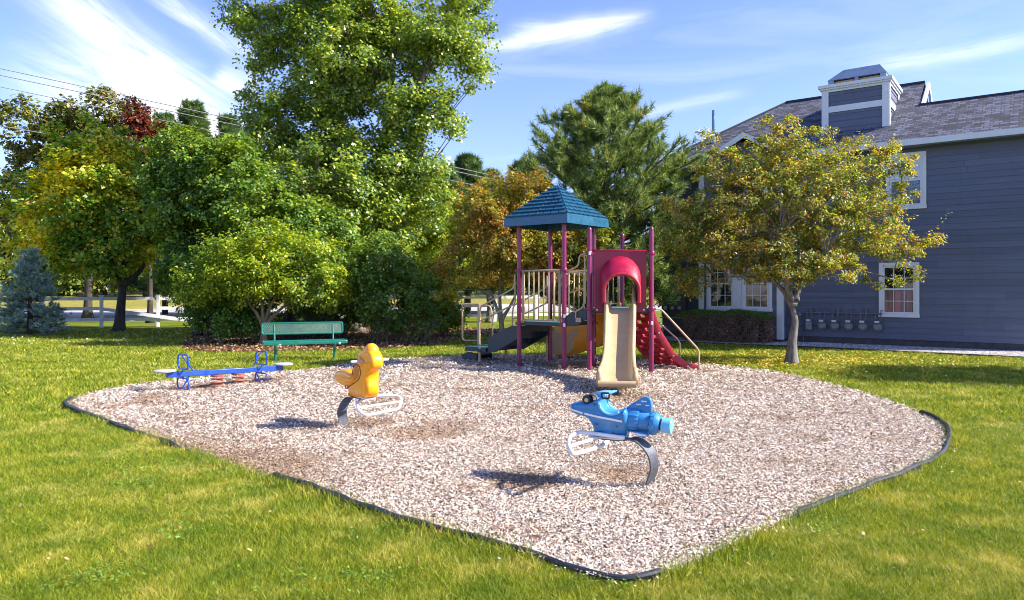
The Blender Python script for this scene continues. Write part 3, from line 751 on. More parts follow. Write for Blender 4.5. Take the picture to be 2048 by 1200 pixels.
# windows ---------------------------------------------------------
def window(t0, t1, z0, z1, q, up_m, lo_m, grid=True, label=None):
    """casing, sashes, panes and muntins on the wall at depth q"""
    mb = MB(); c = .10; qa, qb = q - .055, q - .0205
    wbox(mb, t0, t1, qa, qb, z1 - c, z1); wbox(mb, t0 - .01, t1 + .01, qa - .012, qb, z0, z0 + c)
    wbox(mb, t0, t0 + c, qa, qb, z0 + c, z1 - c); wbox(mb, t1 - c, t1, qa, qb, z0 + c, z1 - c)
    w = mb.build('window', M['trim'], house, bevel=.006)
    if label: w['label'] = label
    i0, i1, j0, j1 = t0 + c + .002, t1 - c - .002, z0 + c + .002, z1 - c - .002; zm = (j0 + j1) / 2
    mb = MB()
    for (a, b, qq) in ((zm, j1, q - .036), (j0, zm + .04, q - .046)):
        s_ = .045; e = q - .0205
        wbox(mb, i0, i0 + s_, qq, e, a, b); wbox(mb, i1 - s_, i1, qq, e, a, b); wbox(mb, i0 + s_, i1 - s_, qq, e, a, a + s_); wbox(mb, i0 + s_, i1 - s_, qq, e, b - s_, b)
        if grid:
            for k in (1, 2): x = i0 + (i1 - i0) * k / 3; wbox(mb, x - .008, x + .008, qq + .004, e, a + s_, b - s_)
            y = (a + b) / 2; wbox(mb, i0 + s_, i1 - s_, qq + .007, e, y - .008, y + .008)
    mb.build('sash', M['trim'], w)
    for (a, b, m_, dq) in ((zm, j1, up_m, .0245), (j0, zm + .003, lo_m, .0265)):
        mb = MB(); mb.add([W(i0 + .02, q - dq, a + .02), W(i1 - .02, q - dq, a + .02), W(i1 - .02, q - dq, b - .02), W(i0 + .02, q - dq, b - .02)], [(0, 1, 2, 3)])
        mb.build('pane', m_, w)
tl, tr_ = tpx(1758, 0), tpx(1839, 0); window(tr_, tl, .84, 2.38, 0, M['glass'], M['curtain'], True, 'ground floor window with pink curtain behind the panes')
tl, tr_ = tpx(1772, 0), tpx(1853, 0); window(tr_, tl, 3.86, 5.44, 0, M['blind'], M['frost'], False, 'upper window with white blind in its top sash')
window(tpx(1545, -.53), tpx(1484, -.53), .95, 2.62, -.53, M['glass'], M['glass'])
window(tpx(1473, -.53), tpx(1414, -.53), .95, 2.62, -.53, M['glass'], M['glass'])
window(tpx(1535, -.53), tpx(1478, -.53), 3.75, 5.2, -.53, M['blind'], M['glass'], False)
mb = MB(); wbox(mb, tpx(1484, -.53) + .002, tpx(1473, -.53) - .002, -.58, -.5505, .95, 2.62); mb.build('mullion_board', M['trim'], house)
window(8.05, 8.5, 4.1, 5.45, 0, M['blind'], M['glass'], False)
# ---- electric meter cabinet on the far left wall
mbk = thing('electric_meter_bank', 'grey cabinet of electric meters on the shaded wall left of the bay', 'meter cabinet', W(8.0, 0))
mb = MB(); wbox(mb, 7.75, 8.6, -.20, -.021, .72, 1.95); mb.build('cabinet', M['panelbox'], mbk, bevel=.01)
mb = MB(); wbox(mb, 7.72, 8.63, -.24, -.201, .66, .70); mb.build('ledge', M['rail'], mbk)
for t in (7.95, 8.2, 8.45):
    for z in (1.0, 1.35, 1.7):
        mb = MB(); mb.lathe([(0, .062), (.05, .062), (.075, .05), (.085, .02)], W(t, -.202, z), OUTF, 14); mb.build('meter_dial', M['dial'], mbk, smooth=True)
mb = MB(); wbox(mb, tpx(1371, 0), tpx(1366, 0), -.06, -.0205, .5, 2.1); mb.build('door_casing', M['trim'], house)
# ---- gas meters
gp_ = thing('gas_pipe', 'grey gas manifold pipe with risers screwed along the siding', 'gas pipe', W(3.9, -.15))
mb = MB(); mt = [tpx(x, -.12) for x in (1618, 1643.5, 1669, 1697, 1725, 1755)]
ta, tb = mt[0] + .17, mt[-1] - .12
mb.tube([W(ta, -.1, -.02), W(ta, -.1, .93), W(tb, -.1, .93)], .022, 8); mb.build('pipe', M['gmetal'], gp_, smooth=True)
for t in (mt[0] - .05, mt[2] - .1, mt[4] - .1):
    mb = MB(); wbox(mb, t - .02, t + .02, -.13, -.0205, .89, 1.06); mb.build('bracket', M['gmetal'], gp_)
mb = MB(); mb.lathe([(0, .03), (.02, .07), (.08, .075), (.12, .03)], W(ta + .10, -.12, .86), OUTF, 12); mb.cyl(W(ta + .1, -.1, .87), W(ta, -.1, .87), .02, 8)
mb.build('regulator', M['gmetal'], gp_, smooth=True)
def gas_meter(i, t):
    labs = ['square grey gas meter at the left end of the row, beside the tree trunk', 'round gas meter next to the square one at the left of the row',
            'third gas meter from the left, round, under the manifold pipe', 'fourth gas meter from the left, round, under the manifold pipe',
            'round gas meter second from the right end of the row', 'rightmost round gas meter, beneath the corner of the window']
    o = thing('gas_meter', labs[i], 'gas meter', W(t, -.12), 'gas meters along the wall')
    mb = MB()
    if i == 0: mb.box(W(t, -.14, .54), (.17, .13, .24), math.atan2(TD.y, TD.x))
    else: mb.lathe([(0, .09), (.02, .118), (.05, .118), (.06, .088), (.10, .088), (.12, .07)], W(t, -.07, .55), OUTF, 20)
    mb.build('body', M['gface'], o, smooth=(i > 0), bevel=.012 if i == 0 else 0)
    mb = MB(); mb.box(W(t, -.15, .70), (.16, .10, .075), math.atan2(TD.y, TD.x)); mb.build('index_box', M['gmetal'], o, bevel=.006)
    mb = MB(); mb.box(W(t + .005, -.2025, .70), (.12, .004, .055), math.atan2(TD.y, TD.x)); mb.build('index_face', M['index'], o)
    mb = MB(); mb.tube(round_path([W(t + .055, -.13, .74), W(t + .055, -.13, .86), W(t + .055, -.1, .915)], .02), .014, 6)
    mb.tube(round_path([W(t - .055, -.13, .74), W(t - .075, -.13, .86), W(t - .09, -.12, 1.03), W(t - .13, -.01, 1.03)], .03), .014, 6)
    mb.build('connector_pipe', M['gmetal'], o, smooth=True)
for i, t in enumerate(mt): gas_meter(i, t)

# ================================================================ VEGETATION
def leaf_mesh(pos, size, out=None, upb=.5, aspect=.62, fold=.12, outb=.4, droop=0, jit=.35):
    n = len(pos); nr = rng.normal(0, 1, (n, 3)); nr[:, 2] = np.abs(nr[:, 2]) + upb
    if out is not None: nr += out * outb * 2
    nr /= np.linalg.norm(nr, axis=1)[:, None]
    t = rng.normal(0, 1, (n, 3)); t[:, 2] -= droop; t -= nr * (t * nr).sum(1)[:, None]; t /= np.linalg.norm(t, axis=1)[:, None]
    b = np.cross(nr, t); s = (size * rng.uniform(1 - jit, 1 + jit, n))[:, None]
    v = np.stack([pos - t * s * .5, pos + b * s * aspect * .5 + nr * s * fold + t * s * .05, pos + t * s * .5, pos - b * s * aspect * .5 + nr * s * fold + t * s * .05], 1)
    return v.reshape(-1, 3)
def bezier(a, b, lift=0.0, side=0.0, n=7):
    a, b = Vector(a), Vector(b); L = (b - a).length
    c1 = a + (b - a) * .35 + Vector((random.uniform(-1, 1) * side, random.uniform(-1, 1) * side, lift)) * L
    c2 = a + (b - a) * .7 + Vector((random.uniform(-1, 1) * side, random.uniform(-1, 1) * side, lift * .6)) * L
    return [a * (1 - t) ** 3 + c1 * 3 * t * (1 - t) ** 2 + c2 * 3 * t * t * (1 - t) + b * t ** 3 for t in (k / (n - 1) for k in range(n))]

def tree(name, label, cat, base, trunk, ells, nclus, nleaf, size, lm, bm, r0=.15, crad=.4, group=None, shell=.45, fruit=None,
         twig=.02, limb=.4, shoots=0, droop=.3, flat=.7, stems=None, upb=.5, aspect=.62, lmin=0.25, leafname='crown'):
    """base: ground point; trunk: points; ells: crown lobes (centre, radii); leaf clusters fill the lobes, branches reach each cluster"""
    root = thing(name, label, cat, base, group)
    base = Vector(base); wd = MB(); skel = []
    def addb(pts, ra, rb, n=6):
        m_ = len(pts); wd.tube(pts, [ra + (rb - ra) * k / (m_ - 1) for k in range(m_)], n)
        for k, p in enumerate(pts): skel.append((p, ra + (rb - ra) * k / (m_ - 1)))
    stems = stems or [trunk]
    for si, st in enumerate(stems):
        pts = smooth_path(st, 5); rr = r0 * (1 if si == 0 else .58)
        # flared foot
        m_ = len(pts); rad = [rr * (1 - .62 * k / (m_ - 1)) * (1 + .55 * math.exp(-(pts[k] - pts[0]).length / .22)) for k in range(m_)]
        wd.tube(pts, rad, 12)
        for k, p in enumerate(pts[m_ // 3:]): skel.append((p, rad[k + m_ // 3]))
    vol = np.array([e[1][0] * e[1][1] * e[1][2] for e in ells]); vol = vol / vol.sum()
    order = sorted(range(len(ells)), key=lambda i: (Vector(ells[i][0]) - stems[0][-1]).length)
    for i in order:
        c = Vector(ells[i][0]); lim = [s for s in skel if s[0].z < c.z + .1] or skel
        s = min(lim, key=lambda s: (s[0] - c).length * (1 + .0 * s[1]) - s[1] * 4)
        rr = min(s[1] * .75, r0 * limb); addb(bezier(s[0], c, .16 if c.z < s[0].z + .45 * (c - s[0]).length else -.04, .14, 9), rr, max(.012, rr * .35))
    sk = np.array([[*p, r] for p, r in skel])
    ids = rng.choice(len(ells), nclus, p=vol)
    dr = rng.normal(0, 1, (nclus, 3)); dr /= np.linalg.norm(dr, axis=1)[:, None]; rd = (shell + (1 - shell) * rng.random(nclus)) ** .8
    cen = np.array([ells[i][0] for i in ids]) + dr * rd[:, None] * np.array([ells[i][1] for i in ids])
    cen[:, 2] = np.maximum(cen[:, 2], lmin)
    for c in cen:
        d = np.linalg.norm(sk[:, :3] - c, axis=1) + np.maximum(0, sk[:, 2] - c[2]) * 1.8
        j = int(np.argmin(d)); a = Vector(sk[j, :3]); c_ = Vector(c)
        if (c_ - a).length < .05: continue
        ra = min(sk[j, 3] * .6, twig * (.5 + (c_ - a).length * .35)); wd.tube(bezier(a, c_, .10, .14, 5), [ra, ra * .85, ra * .7, ra * .5, ra * .3], 4, caps=False)
    wd.build('trunk', bm, root, smooth=True, auto=False)
    off = np.array(OFF[root])
    pc = nleaf // nclus; cr = crad * rng.uniform(.55, 1.35, nclus)
    P_ = np.repeat(cen, pc, 0); g_ = rng.normal(0, 1, P_.shape); g_ /= np.linalg.norm(g_, axis=1)[:, None]
    g_ *= (rng.random(len(P_)) ** .55)[:, None]; g_[:, 2] *= flat
    O_ = np.repeat(dr, pc, 0); P_ = P_ + g_ * np.repeat(cr, pc)[:, None]
    P_[:, 2] -= droop * .3 * np.repeat(cr, pc) * (g_[:, 0] ** 2 + g_[:, 1] ** 2)
    if shoots:
        for k in range(shoots):
            i = rng.integers(0, nclus); a = cen[i]; d = dr[i] * np.array([.7, .7, .6]) + np.array([0, 0, .75]); d /= np.linalg.norm(d)
            L_ = rng.uniform(.35, .8); m_ = 16; tt = np.linspace(.1, 1, m_)[:, None]
            q = a + d * L_ * tt + np.array([0, 0, -.12]) * tt ** 2 + rng.normal(0, .03, (m_, 3)); P_ = np.concatenate([P_, q]); O_ = np.concatenate([O_, np.repeat(d[None], m_, 0)])
    P_[:, 2] = np.maximum(P_[:, 2], .05)
    v = leaf_mesh(P_, size, O_, upb, aspect, droop=droop) - off
    cr_o = link(leafname, mesh_np(leafname, v, 4, np.arange(len(v))), lm, root)
    if fruit:
        nf, fm, fs = fruit; i = rng.integers(0, len(P_), nf); p = P_[i] + rng.normal(0, .03, (nf, 3)) - np.array([0, 0, .03]) - off
        b8 = base_oct; vv = (b8[None] * fs + p[:, None]).reshape(-1, 3); ff = (fo[None] + np.arange(nf)[:, None, None] * 6).ravel()
        tag(link('fruit', mesh_np('fruit', vv, 3, ff, True), fm, root), kind='stuff')
    return root
base_oct = np.array([(1, 0, 0), (-1, 0, 0), (0, 1, 0), (0, -1, 0), (0, 0, 1), (0, 0, -1)], float)

def E(px, py, rx, ry, Y, depth=None, dY=0):
    """a crown lobe seen at pixel (px,py) with pixel radii, standing at distance Y"""
    k = Y / F; return (up(px, py, Y + dY), (rx * k, depth if depth else min(rx, ry * 1.2) * k, ry * k))
B_GREY = bark_mat('grey_bark', (.07, .06, .05), (.26, .23, .20)); B_DARK = bark_mat('dark_bark', (.018, .015, .012), (.08, .065, .05), 10)
B_TAN = bark_mat('tan_bark', (.10, .075, .045), (.28, .21, .13), 10)
L_CRAB = leaf_mat('crabapple_leaves', [(0, (.05, .09, .022)), (.4, (.10, .155, .035)), (.72, (.20, .25, .045)), (.84, (.38, .34, .05)), (.92, (.34, .16, .05)), (1, (.24, .05, .04))],
                  ([(0, (.12, .14, .03)), (.3, (.18, .08, .05)), (.6, (.28, .28, .04)), (1, (.48, .40, .06))], .50, .70), .44, zscale=1.1, gain=1.22)
L_CRAB2 = leaf_mat('rusty_crabapple_leaves', [(0, (.06, .09, .02)), (.4, (.16, .14, .03)), (.75, (.36, .24, .04)), (1, (.30, .06, .04))],
                   ([(0, (.10, .15, .025)), (1, (.34, .32, .04))], .45, .62), .42, zscale=.8, gain=1.2)
L_COTT = leaf_mat('cottonwood_leaves', [(0, (.035, .075, .018)), (.5, (.085, .15, .028)), (.85, (.19, .25, .03)), (1, (.34, .33, .04))],
                  ([(0, (.09, .16, .025)), (1, (.27, .33, .05))], .5, .7), .36, .33, .9, gain=1.36)
L_GREEN = leaf_mat('dark_green_leaves', [(0, (.025, .07, .014)), (.6, (.065, .14, .024)), (1, (.17, .25, .04))], None, .36, gain=1.3)
L_MID = leaf_mat('mid_green_leaves', [(0, (.03, .08, .02)), (.55, (.08, .16, .03)), (.9, (.18, .27, .04)), (1, (.34, .36, .06))], ([(0, (.08, .15, .02)), (1, (.26, .34, .03))], .5, .68), .36, gain=1.08)
L_YG = leaf_mat('yellow_green_leaves', [(0, (.05, .11, .010)), (.45, (.14, .23, .014)), (.8, (.30, .35, .02)), (1, (.48, .40, .03))],
                ([(0, (.05, .11, .015)), (1, (.15, .23, .03))], .44, .62), .42, gain=1.12)
L_MAPLE = leaf_mat('turning_maple_leaves', [(0, (.04, .10, .012)), (.5, (.09, .18, .02)), (.85, (.22, .28, .03)), (1, (.45, .30, .03))],
                   ([(0, (.14, .20, .02)), (.4, (.42, .42, .03)), (.88, (.60, .50, .04)), (1, (.55, .26, .03))], .46, .62), .44, zscale=.35, gain=1.32)
L_RED = leaf_mat('dark_red_leaves', [(0, (.03, .03, .012)), (.4, (.06, .012, .012)), (.8, (.13, .02, .02)), (1, (.22, .05, .02))], ([(0, (.05, .08, .02)), (1, (.12, .15, .03))], .5, .65), .35, zscale=.9)
L_OLIVE = leaf_mat('olive_leaves', [(0, (.04, .06, .015)), (.5, (.10, .13, .03)), (1, (.24, .22, .05))], ([(0, (.08, .06, .02)), (1, (.24, .14, .03))], .58, .76), .35)
L_FAR = leaf_mat('far_foliage', [(0, (.05, .10, .015)), (.6, (.16, .22, .03)), (1, (.40, .38, .05))], ([(0, (.04, .08, .015)), (1, (.14, .18, .03))], .45, .6), .3)
BERRY = mat('red_crab_apple', (.30, .012, .02), .3)

# -- the crab apple on the right
b = gp(1583, 728); Y0 = b.y
tr = [b, b + Vector((.02, 0, .5)), up(1590, 640, Y0), up(1582, 606, Y0)]
stems = [tr, [up(1586, 612, Y0), up(1570, 585, Y0), up(1545, 560, Y0), up(1500, 520, Y0 + .3)], [up(1586, 612, Y0), up(1596, 560, Y0 + .2), up(1600, 500, Y0 + .3)],
         [up(1590, 600, Y0), up(1606, 560, Y0), up(1650, 520, Y0 - .2)], [up(1580, 600, Y0), up(1570, 540, Y0 - .3), up(1560, 470, Y0 - .2)]]
ells = [E(1600, 400, 130, 95, Y0, 1.5, .5), E(1470, 400, 100, 95, Y0, 1.2, .5), E(1560, 310, 95, 55, Y0, 1.0, .6), E(1700, 330, 75, 60, Y0, 1.0, .5), E(1440, 310, 55, 40, Y0, .7, .7),
        E(1740, 440, 90, 75, Y0, 1.1, .5), E(1400, 470, 75, 65, Y0, 1.1, .6), E(1500, 500, 110, 50, Y0, 1.3, .4), E(1620, 510, 120, 50, Y0, 1.3, .4), E(1800, 500, 60, 34, Y0, .7, .6),
        E(1370, 540, 35, 40, Y0, .6, .6), E(1770, 300, 40, 30, Y0, .5, .6), E(1420, 270, 30, 22, Y0, .3, .8), E(1560, 545, 140, 30, Y0, 1.1, .3),
        E(1845, 480, 34, 18, Y0, .3, .6), E(1810, 385, 30, 30, Y0, .4, .6), E(1850, 545, 24, 16, Y0, .3, .6), E(1790, 560, 60, 22, Y0, .5, .5), E(1345, 460, 40, 70, Y0, .6, .7), E(1345, 400, 30, 30, Y0, .4, .7), E(1795, 330, 40, 30, Y0, .4, .6), E(1390, 265, 22, 18, Y0, .3, .7), E(1545, 255, 50, 24, Y0, .5, .7), E(1660, 265, 40, 22, Y0, .4, .7), E(1390, 570, 30, 30, Y0, .5, .5)]
ells = [(c, (r[0] * 1.10, r[1] * 1.1, r[2] * 1.10)) for c, r in ells]
tree('crabapple_tree', 'spreading crab apple with yellowing leaves and pale trunk before the house', 'tree', b, tr, ells, 1150, 98000, .063, L_CRAB, B_GREY, .115, .20,
     shell=.25, fruit=(2600, BERRY, .016), twig=.016, shoots=90, droop=.6, stems=stems, limb=.42, lmin=1.2, aspect=.5)

# -- crab apples behind the play tower
b = gp(1004, 691); Y0 = b.y
tree('crabapple_tree', 'rusty orange crab apple directly behind the play tower roof', 'tree', b, [b, up(1008, 625, Y0), up(1012, 590, Y0)],
     [E(1010, 470, 110, 100, Y0, 1.3), E(1060, 395, 75, 60, Y0, 1.0), E(920, 530, 60, 50, Y0, .8), E(1090, 500, 75, 70, Y0, 1.0), E(960, 420, 65, 65, Y0, 1.0), E(1130, 560, 50, 36, Y0, .7), E(1110, 420, 40, 40, Y0, .7), E(890, 590, 36, 20, Y0, .5), E(990, 350, 40, 22, Y0, .5), E(1180, 480, 40, 50, Y0, .6)],
     560, 50000, .075, L_CRAB2, B_GREY, .085, .24, fruit=(2200, BERRY, .018), stems=[[b, up(1003, 645, Y0), up(1000, 610, Y0), up(1000, 560, Y0)], [up(1003, 640, Y0), up(1024, 605, Y0), up(1040, 565, Y0)], [up(1003, 645, Y0), up(988, 600, Y0), up(975, 570, Y0)]], droop=.6, lmin=1.4, shoots=50, twig=.014)
b = gp(979, 645); Y0 = b.y
tree('crabapple_tree', 'reddish crab apple with dark trunk left of the play tower, near the fence', 'tree', b, [b, up(979, 615, Y0), up(975, 590, Y0)],
     [E(940, 450, 80, 80, Y0, 2.0), E(985, 520, 80, 70, Y0, 2.0), E(900, 530, 50, 50, Y0, 1.4), E(1030, 560, 50, 36, Y0, 1.0)],
     240, 17000, .15, L_CRAB2, B_GREY, .17, .45, fruit=(700, BERRY, .03), droop=.5, lmin=2)
# -- cottonwood
b = gp(700, 665); b = Vector((-5.9, 27.5, 0)); Y0 = 27.5
tree('cottonwood_tree', 'very tall cottonwood with glossy leaves rising above all other trees', 'tree', b, [b, up(715, 560, Y0), up(745, 400, Y0), up(775, 240, Y0), up(790, 60, Y0)],
     [E(720, -130, 210, 130, Y0, 3), E(560, 50, 105, 75, Y0, 2.0), E(880, 75, 118, 95, Y0, 2.2), E(700, 110, 150, 130, Y0, 2.6), E(610, 240, 125, 110, Y0, 2.2), E(820, 230, 105, 90, Y0, 2.0),
      E(700, 350, 150, 110, Y0, 2.4), E(575, 370, 80, 95, Y0, 1.7), E(800, 350, 75, 85, Y0, 1.7), E(620, 450, 120, 80, Y0, 2), E(740, 460, 110, 70, Y0, 1.9), E(480, 20, 30, 26, Y0, .6), E(505, 190, 34, 40, Y0, .6), E(540, 300, 70, 60, Y0, 1), E(850, 400, 70, 70, Y0, 1.4), E(640, 400, 150, 70, Y0, 2.6, -1.5), E(700, 480, 130, 60, Y0, 2.2, -1.2), E(890, 240, 50, 60, Y0, 1.4), E(940, 120, 45, 60, Y0, 1.2), E(860, 330, 45, 50, Y0, 1.4), E(520, 120, 50, 50, Y0, 1.2), E(520, 430, 70, 70, Y0, 1.5), E(700, 30, 120, 80, Y0, 2), E(930, 10, 60, 50, Y0, 1)],
     1500, 195000, .135, L_COTT, B_GREY, .27, .56, shell=.22, twig=.035, stems=[[b, up(715, 560, Y0), up(745, 400, Y0), up(775, 240, Y0), up(790, 60, Y0)],
     [up(735, 430, Y0), up(690, 300, Y0), up(640, 180, Y0 + .5), up(600, 40, Y0)], [up(765, 280, Y0), up(830, 190, Y0), up(880, 60, Y0)]], limb=.45, lmin=2)
# -- maple at the left
b = gp(238, 663); Y0 = b.y
tree('maple_tree', 'maple turning orange and yellow, with dark trunk before the white fence', 'tree', b, [b, up(243, 600, Y0), up(248, 560, Y0), up(250, 520, Y0)],
     [E(210, 370, 105, 105, Y0, 2), E(140, 420, 80, 110, Y0, 1.6), E(280, 430, 70, 90, Y0, 1.5), E(180, 280, 75, 60, Y0, 1.4), E(230, 500, 100, 60, Y0, 1.7), E(120, 520, 70, 50, Y0, 1.3), E(60, 440, 70, 110, Y0, 1.5)],
     480, 44000, .145, L_MAPLE, B_DARK, .19, .48, stems=[[b, up(243, 600, Y0), up(248, 560, Y0), up(250, 520, Y0)], [up(246, 572, Y0), up(226, 530, Y0), up(205, 470, Y0)], [up(247, 570, Y0), up(285, 535, Y0), up(300, 480, Y0)]], lmin=2.2, aspect=.85)
b = gp(300, 646)
tree('red_maple_tree', 'narrow dark red maple whose top shows behind the orange maple', 'tree', b, [b, up(300, 560, b.y), up(295, 400, b.y)],
     [E(285, 280, 34, 70, b.y, 1.5), E(318, 320, 20, 40, b.y, 1), E(272, 225, 14, 28, b.y, .7), E(300, 360, 40, 70, b.y, 1)], 150, 9500, .18, L_RED, B_DARK, .15, .42)
b = gp(175, 640)
tree('olive_tree', 'tall olive green tree with reddish tips behind the maples', 'tree', b, [b, up(180, 500, b.y), up(190, 350, b.y)],
     [E(200, 230, 75, 55, b.y, 2.2), E(140, 260, 65, 65, b.y, 2), E(250, 240, 40, 60, b.y, 1.5), E(60, 260, 70, 80, b.y, 2), E(180, 330, 120, 100, b.y, 2.5), E(200, 178, 26, 20, b.y, .7), E(110, 400, 120, 100, b.y, 2.4)],
     380, 24000, .22, L_OLIVE, B_DARK, .22, .6)
for (x, y, lob, lab, mt_, nl) in (
        (395, 672, [(400, 370, 95, 100), (345, 450, 60, 90), (460, 390, 70, 100), (400, 510, 100, 60), (330, 350, 50, 70), (370, 290, 50, 50), (450, 300, 50, 40)], 'dark green round tree between the maple and the cottonwood', L_MID, 32000),
        (575, 676, [(520, 440, 90, 90), (560, 510, 110, 80), (470, 350, 60, 70), (640, 480, 90, 80)], 'dark green tree at the cottonwood foot, behind the bench shrubs', L_MID, 27000)):
    b = gp(x, y)
    tree('shade_tree', lab, 'tree', b, [b, up(x + 8, 580, b.y), up(x + 15, 480, b.y)], [E(*l, b.y) for l in lob], 300, int(nl * 1.25), .135, mt_, B_DARK, .13, .42, lmin=1)
# -- yellow-green small tree behind the bench
b = gp(527, 689); Y0 = b.y
sts = [[b, up(527, 660, Y0), up(525, 640, Y0)], [up(528, 655, Y0), up(510, 622, Y0), up(480, 590, Y0)], [up(528, 655, Y0), up(540, 615, Y0), up(560, 580, Y0)], [up(528, 655, Y0), up(524, 610, Y0), up(515, 560, Y0)], [up(528, 655, Y0), up(565, 615, Y0), up(610, 590, Y0)]]
tree('bushy_tree', 'yellow-green many-stemmed bushy tree right behind the green bench', 'tree', b, sts[0], [E(520, 545, 95, 60, Y0, 1.5), E(420, 560, 65, 50, Y0, 1.1), E(610, 560, 85, 55, Y0, 1.3), E(380, 590, 40, 26, Y0, .7), E(560, 500, 60, 50, Y0, 1), E(470, 590, 60, 26, Y0, .9), E(395, 540, 30, 50, Y0, .6), E(450, 500, 50, 40, Y0, .9), E(620, 500, 60, 40, Y0, .9), E(530, 470, 40, 36, Y0, .8), E(660, 570, 40, 50, Y0, .9)],
     400, 33000, .090, L_YG, B_TAN, .10, .33, stems=sts, lmin=.9, shoots=90)
def shrub(x, y, lob, label, lm, n, size=.09, cl=150, group=None, crad=.3, bm=None):
    b = gp(x, y); Y0 = b.y
    sts = [[b, up(x + dx * .4, y - 30, Y0), up(x + dx, y - 70, Y0)] for dx in (-30, -10, 12, 34)]
    sts = [[b + Vector((random.uniform(-.15, .15), random.uniform(-.1, .1), 0)), s[1], s[2]] for s in sts]
    return tree('shrub', label, 'shrub', b, sts[0], [E(*l, Y0) for l in lob], cl, n, size, lm, bm or B_TAN, .045, crad, group, stems=sts, limb=.6, lmin=.12, twig=.014, shoots=40)
shrub(440, 686, [(440, 625, 62, 46), (405, 600, 45, 40), (500, 640, 40, 34)], 'dark leafy shrub left of the bench, low to the ground', L_GREEN, 15000, .085)
shrub(690, 676, [(690, 590, 70, 70), (640, 600, 55, 50), (660, 500, 60, 50)], 'bright green tall shrub right behind the bench end', L_MID, 20000, .095, 200)
shrub(800, 684, [(790, 600, 80, 65), (760, 530, 70, 60), (830, 640, 50, 36)], 'large green shrub with bare brown twigs beside the mulch', L_MID, 24000, .09, 230)
shrub(890, 672, [(885, 620, 44, 46), (860, 560, 50, 55), (910, 645, 22, 22)], 'bright yellow-green shrub at the right end of the mulch bed', L_YG, 17000, .085, 170)
shrub(850, 655, [(850, 450, 75, 60), (800, 480, 60, 80), (900, 480, 40, 60)], 'tall golden green shrub between the cottonwood and the rusty crab apple', L_YG, 17000, .12, 200, crad=.4)
shrub(640, 660, [(600, 520, 80, 70), (680, 560, 70, 60), (560, 560, 60, 50)], 'deep green thicket between the bench tree and the cottonwood', L_GREEN, 16000, .11, 180, crad=.4)
shrub(470, 662, [(440, 540, 80, 70), (400, 590, 60, 50), (500, 590, 60, 50)], 'deep green thicket left of the bench tree', L_GREEN, 15000, .11, 170, crad=.4)
shrub(740, 655, [(720, 520, 80, 70), (760, 470, 60, 60)], 'mid green shrub under the cottonwood crown', L_GREEN, 14000, .12, 160, crad=.4)
shrub(600, 668, [(600, 640, 50, 30), (560, 650, 40, 22), (660, 650, 40, 22)], 'low dark undergrowth shrub behind the bench seat', L_GREEN, 9000, .09, 110)
# bare twiggy undergrowth
def twigs(name, label, x0, x1, y, n, hh, m_):
    b = gp((x0 + x1) / 2, y); o = thing(name, label, 'shrub', b); mb = MB()
    for k in range(n):
        a = gp(random.uniform(x0, x1), y + random.uniform(-4, 3)); L_ = random.uniform(.4, 1) * hh
        e = a + Vector((random.uniform(-.7, .7), random.uniform(-.4, .4), 1)) * L_
        mb.tube(bezier(a, e, .05, .25, 6), [.012, .011, .009, .007, .005, .003], 4, caps=False)
        for j in range(3):
            s = a.lerp(e, random.uniform(.4, .9)); mb.tube([s, s + Vector((random.uniform(-.4, .4), random.uniform(-.2, .2), random.uniform(-.05, .35)))], [.006, .002], 3, caps=False)
    mb.build('twigs', m_, o, smooth=True, auto=False)
twigs('bare_shrub', 'tangle of bare brown stems under the shrubs beside the mulch bed', 740, 870, 684, 150, 1.0, B_TAN)
twigs('bare_shrub', 'thin bare stems behind the bench backrest', 560, 700, 682, 120, 1.0, B_DARK)

# -- conifers
def needle_mat(name, a, b_, c_, br):
    return leaf_mat(name, [(0, a), (.6, b_), (1, c_)], ([(0, b_), (1, br)], .60, .74), .22, .5, .3, zscale=.8)
L_PINE = needle_mat('long_pine_needles', (.045, .095, .03), (.13, .20, .06), (.32, .37, .12), (.44, .30, .07))
L_PINE2 = needle_mat('dark_pine_needles', (.03, .07, .03), (.07, .13, .045), (.16, .22, .07), (.18, .22, .07))
L_SPR = needle_mat('blue_spruce_needles', (.10, .17, .18), (.20, .30, .30), (.34, .44, .42), (.30, .38, .36))
def tufts(P_, D_, n, L_, w):
    N = len(P_); P2 = np.repeat(P_, n, 0); D2 = np.repeat(D_, n, 0); d = D2 * .75 + rng.normal(0, .55, P2.shape); d /= np.linalg.norm(d, axis=1)[:, None]
    s = np.cross(d, rng.normal(0, 1, d.shape)); s /= np.linalg.norm(s, axis=1)[:, None]; L2 = L_ * rng.uniform(.7, 1.2, len(P2))[:, None]
    P2 = P2 - D2 * rng.uniform(0, L_ * .9, len(P2))[:, None]
    return np.stack([P2 - s * w / 2, P2 + s * w / 2, P2 + d * L2], 1).reshape(-1, 3)
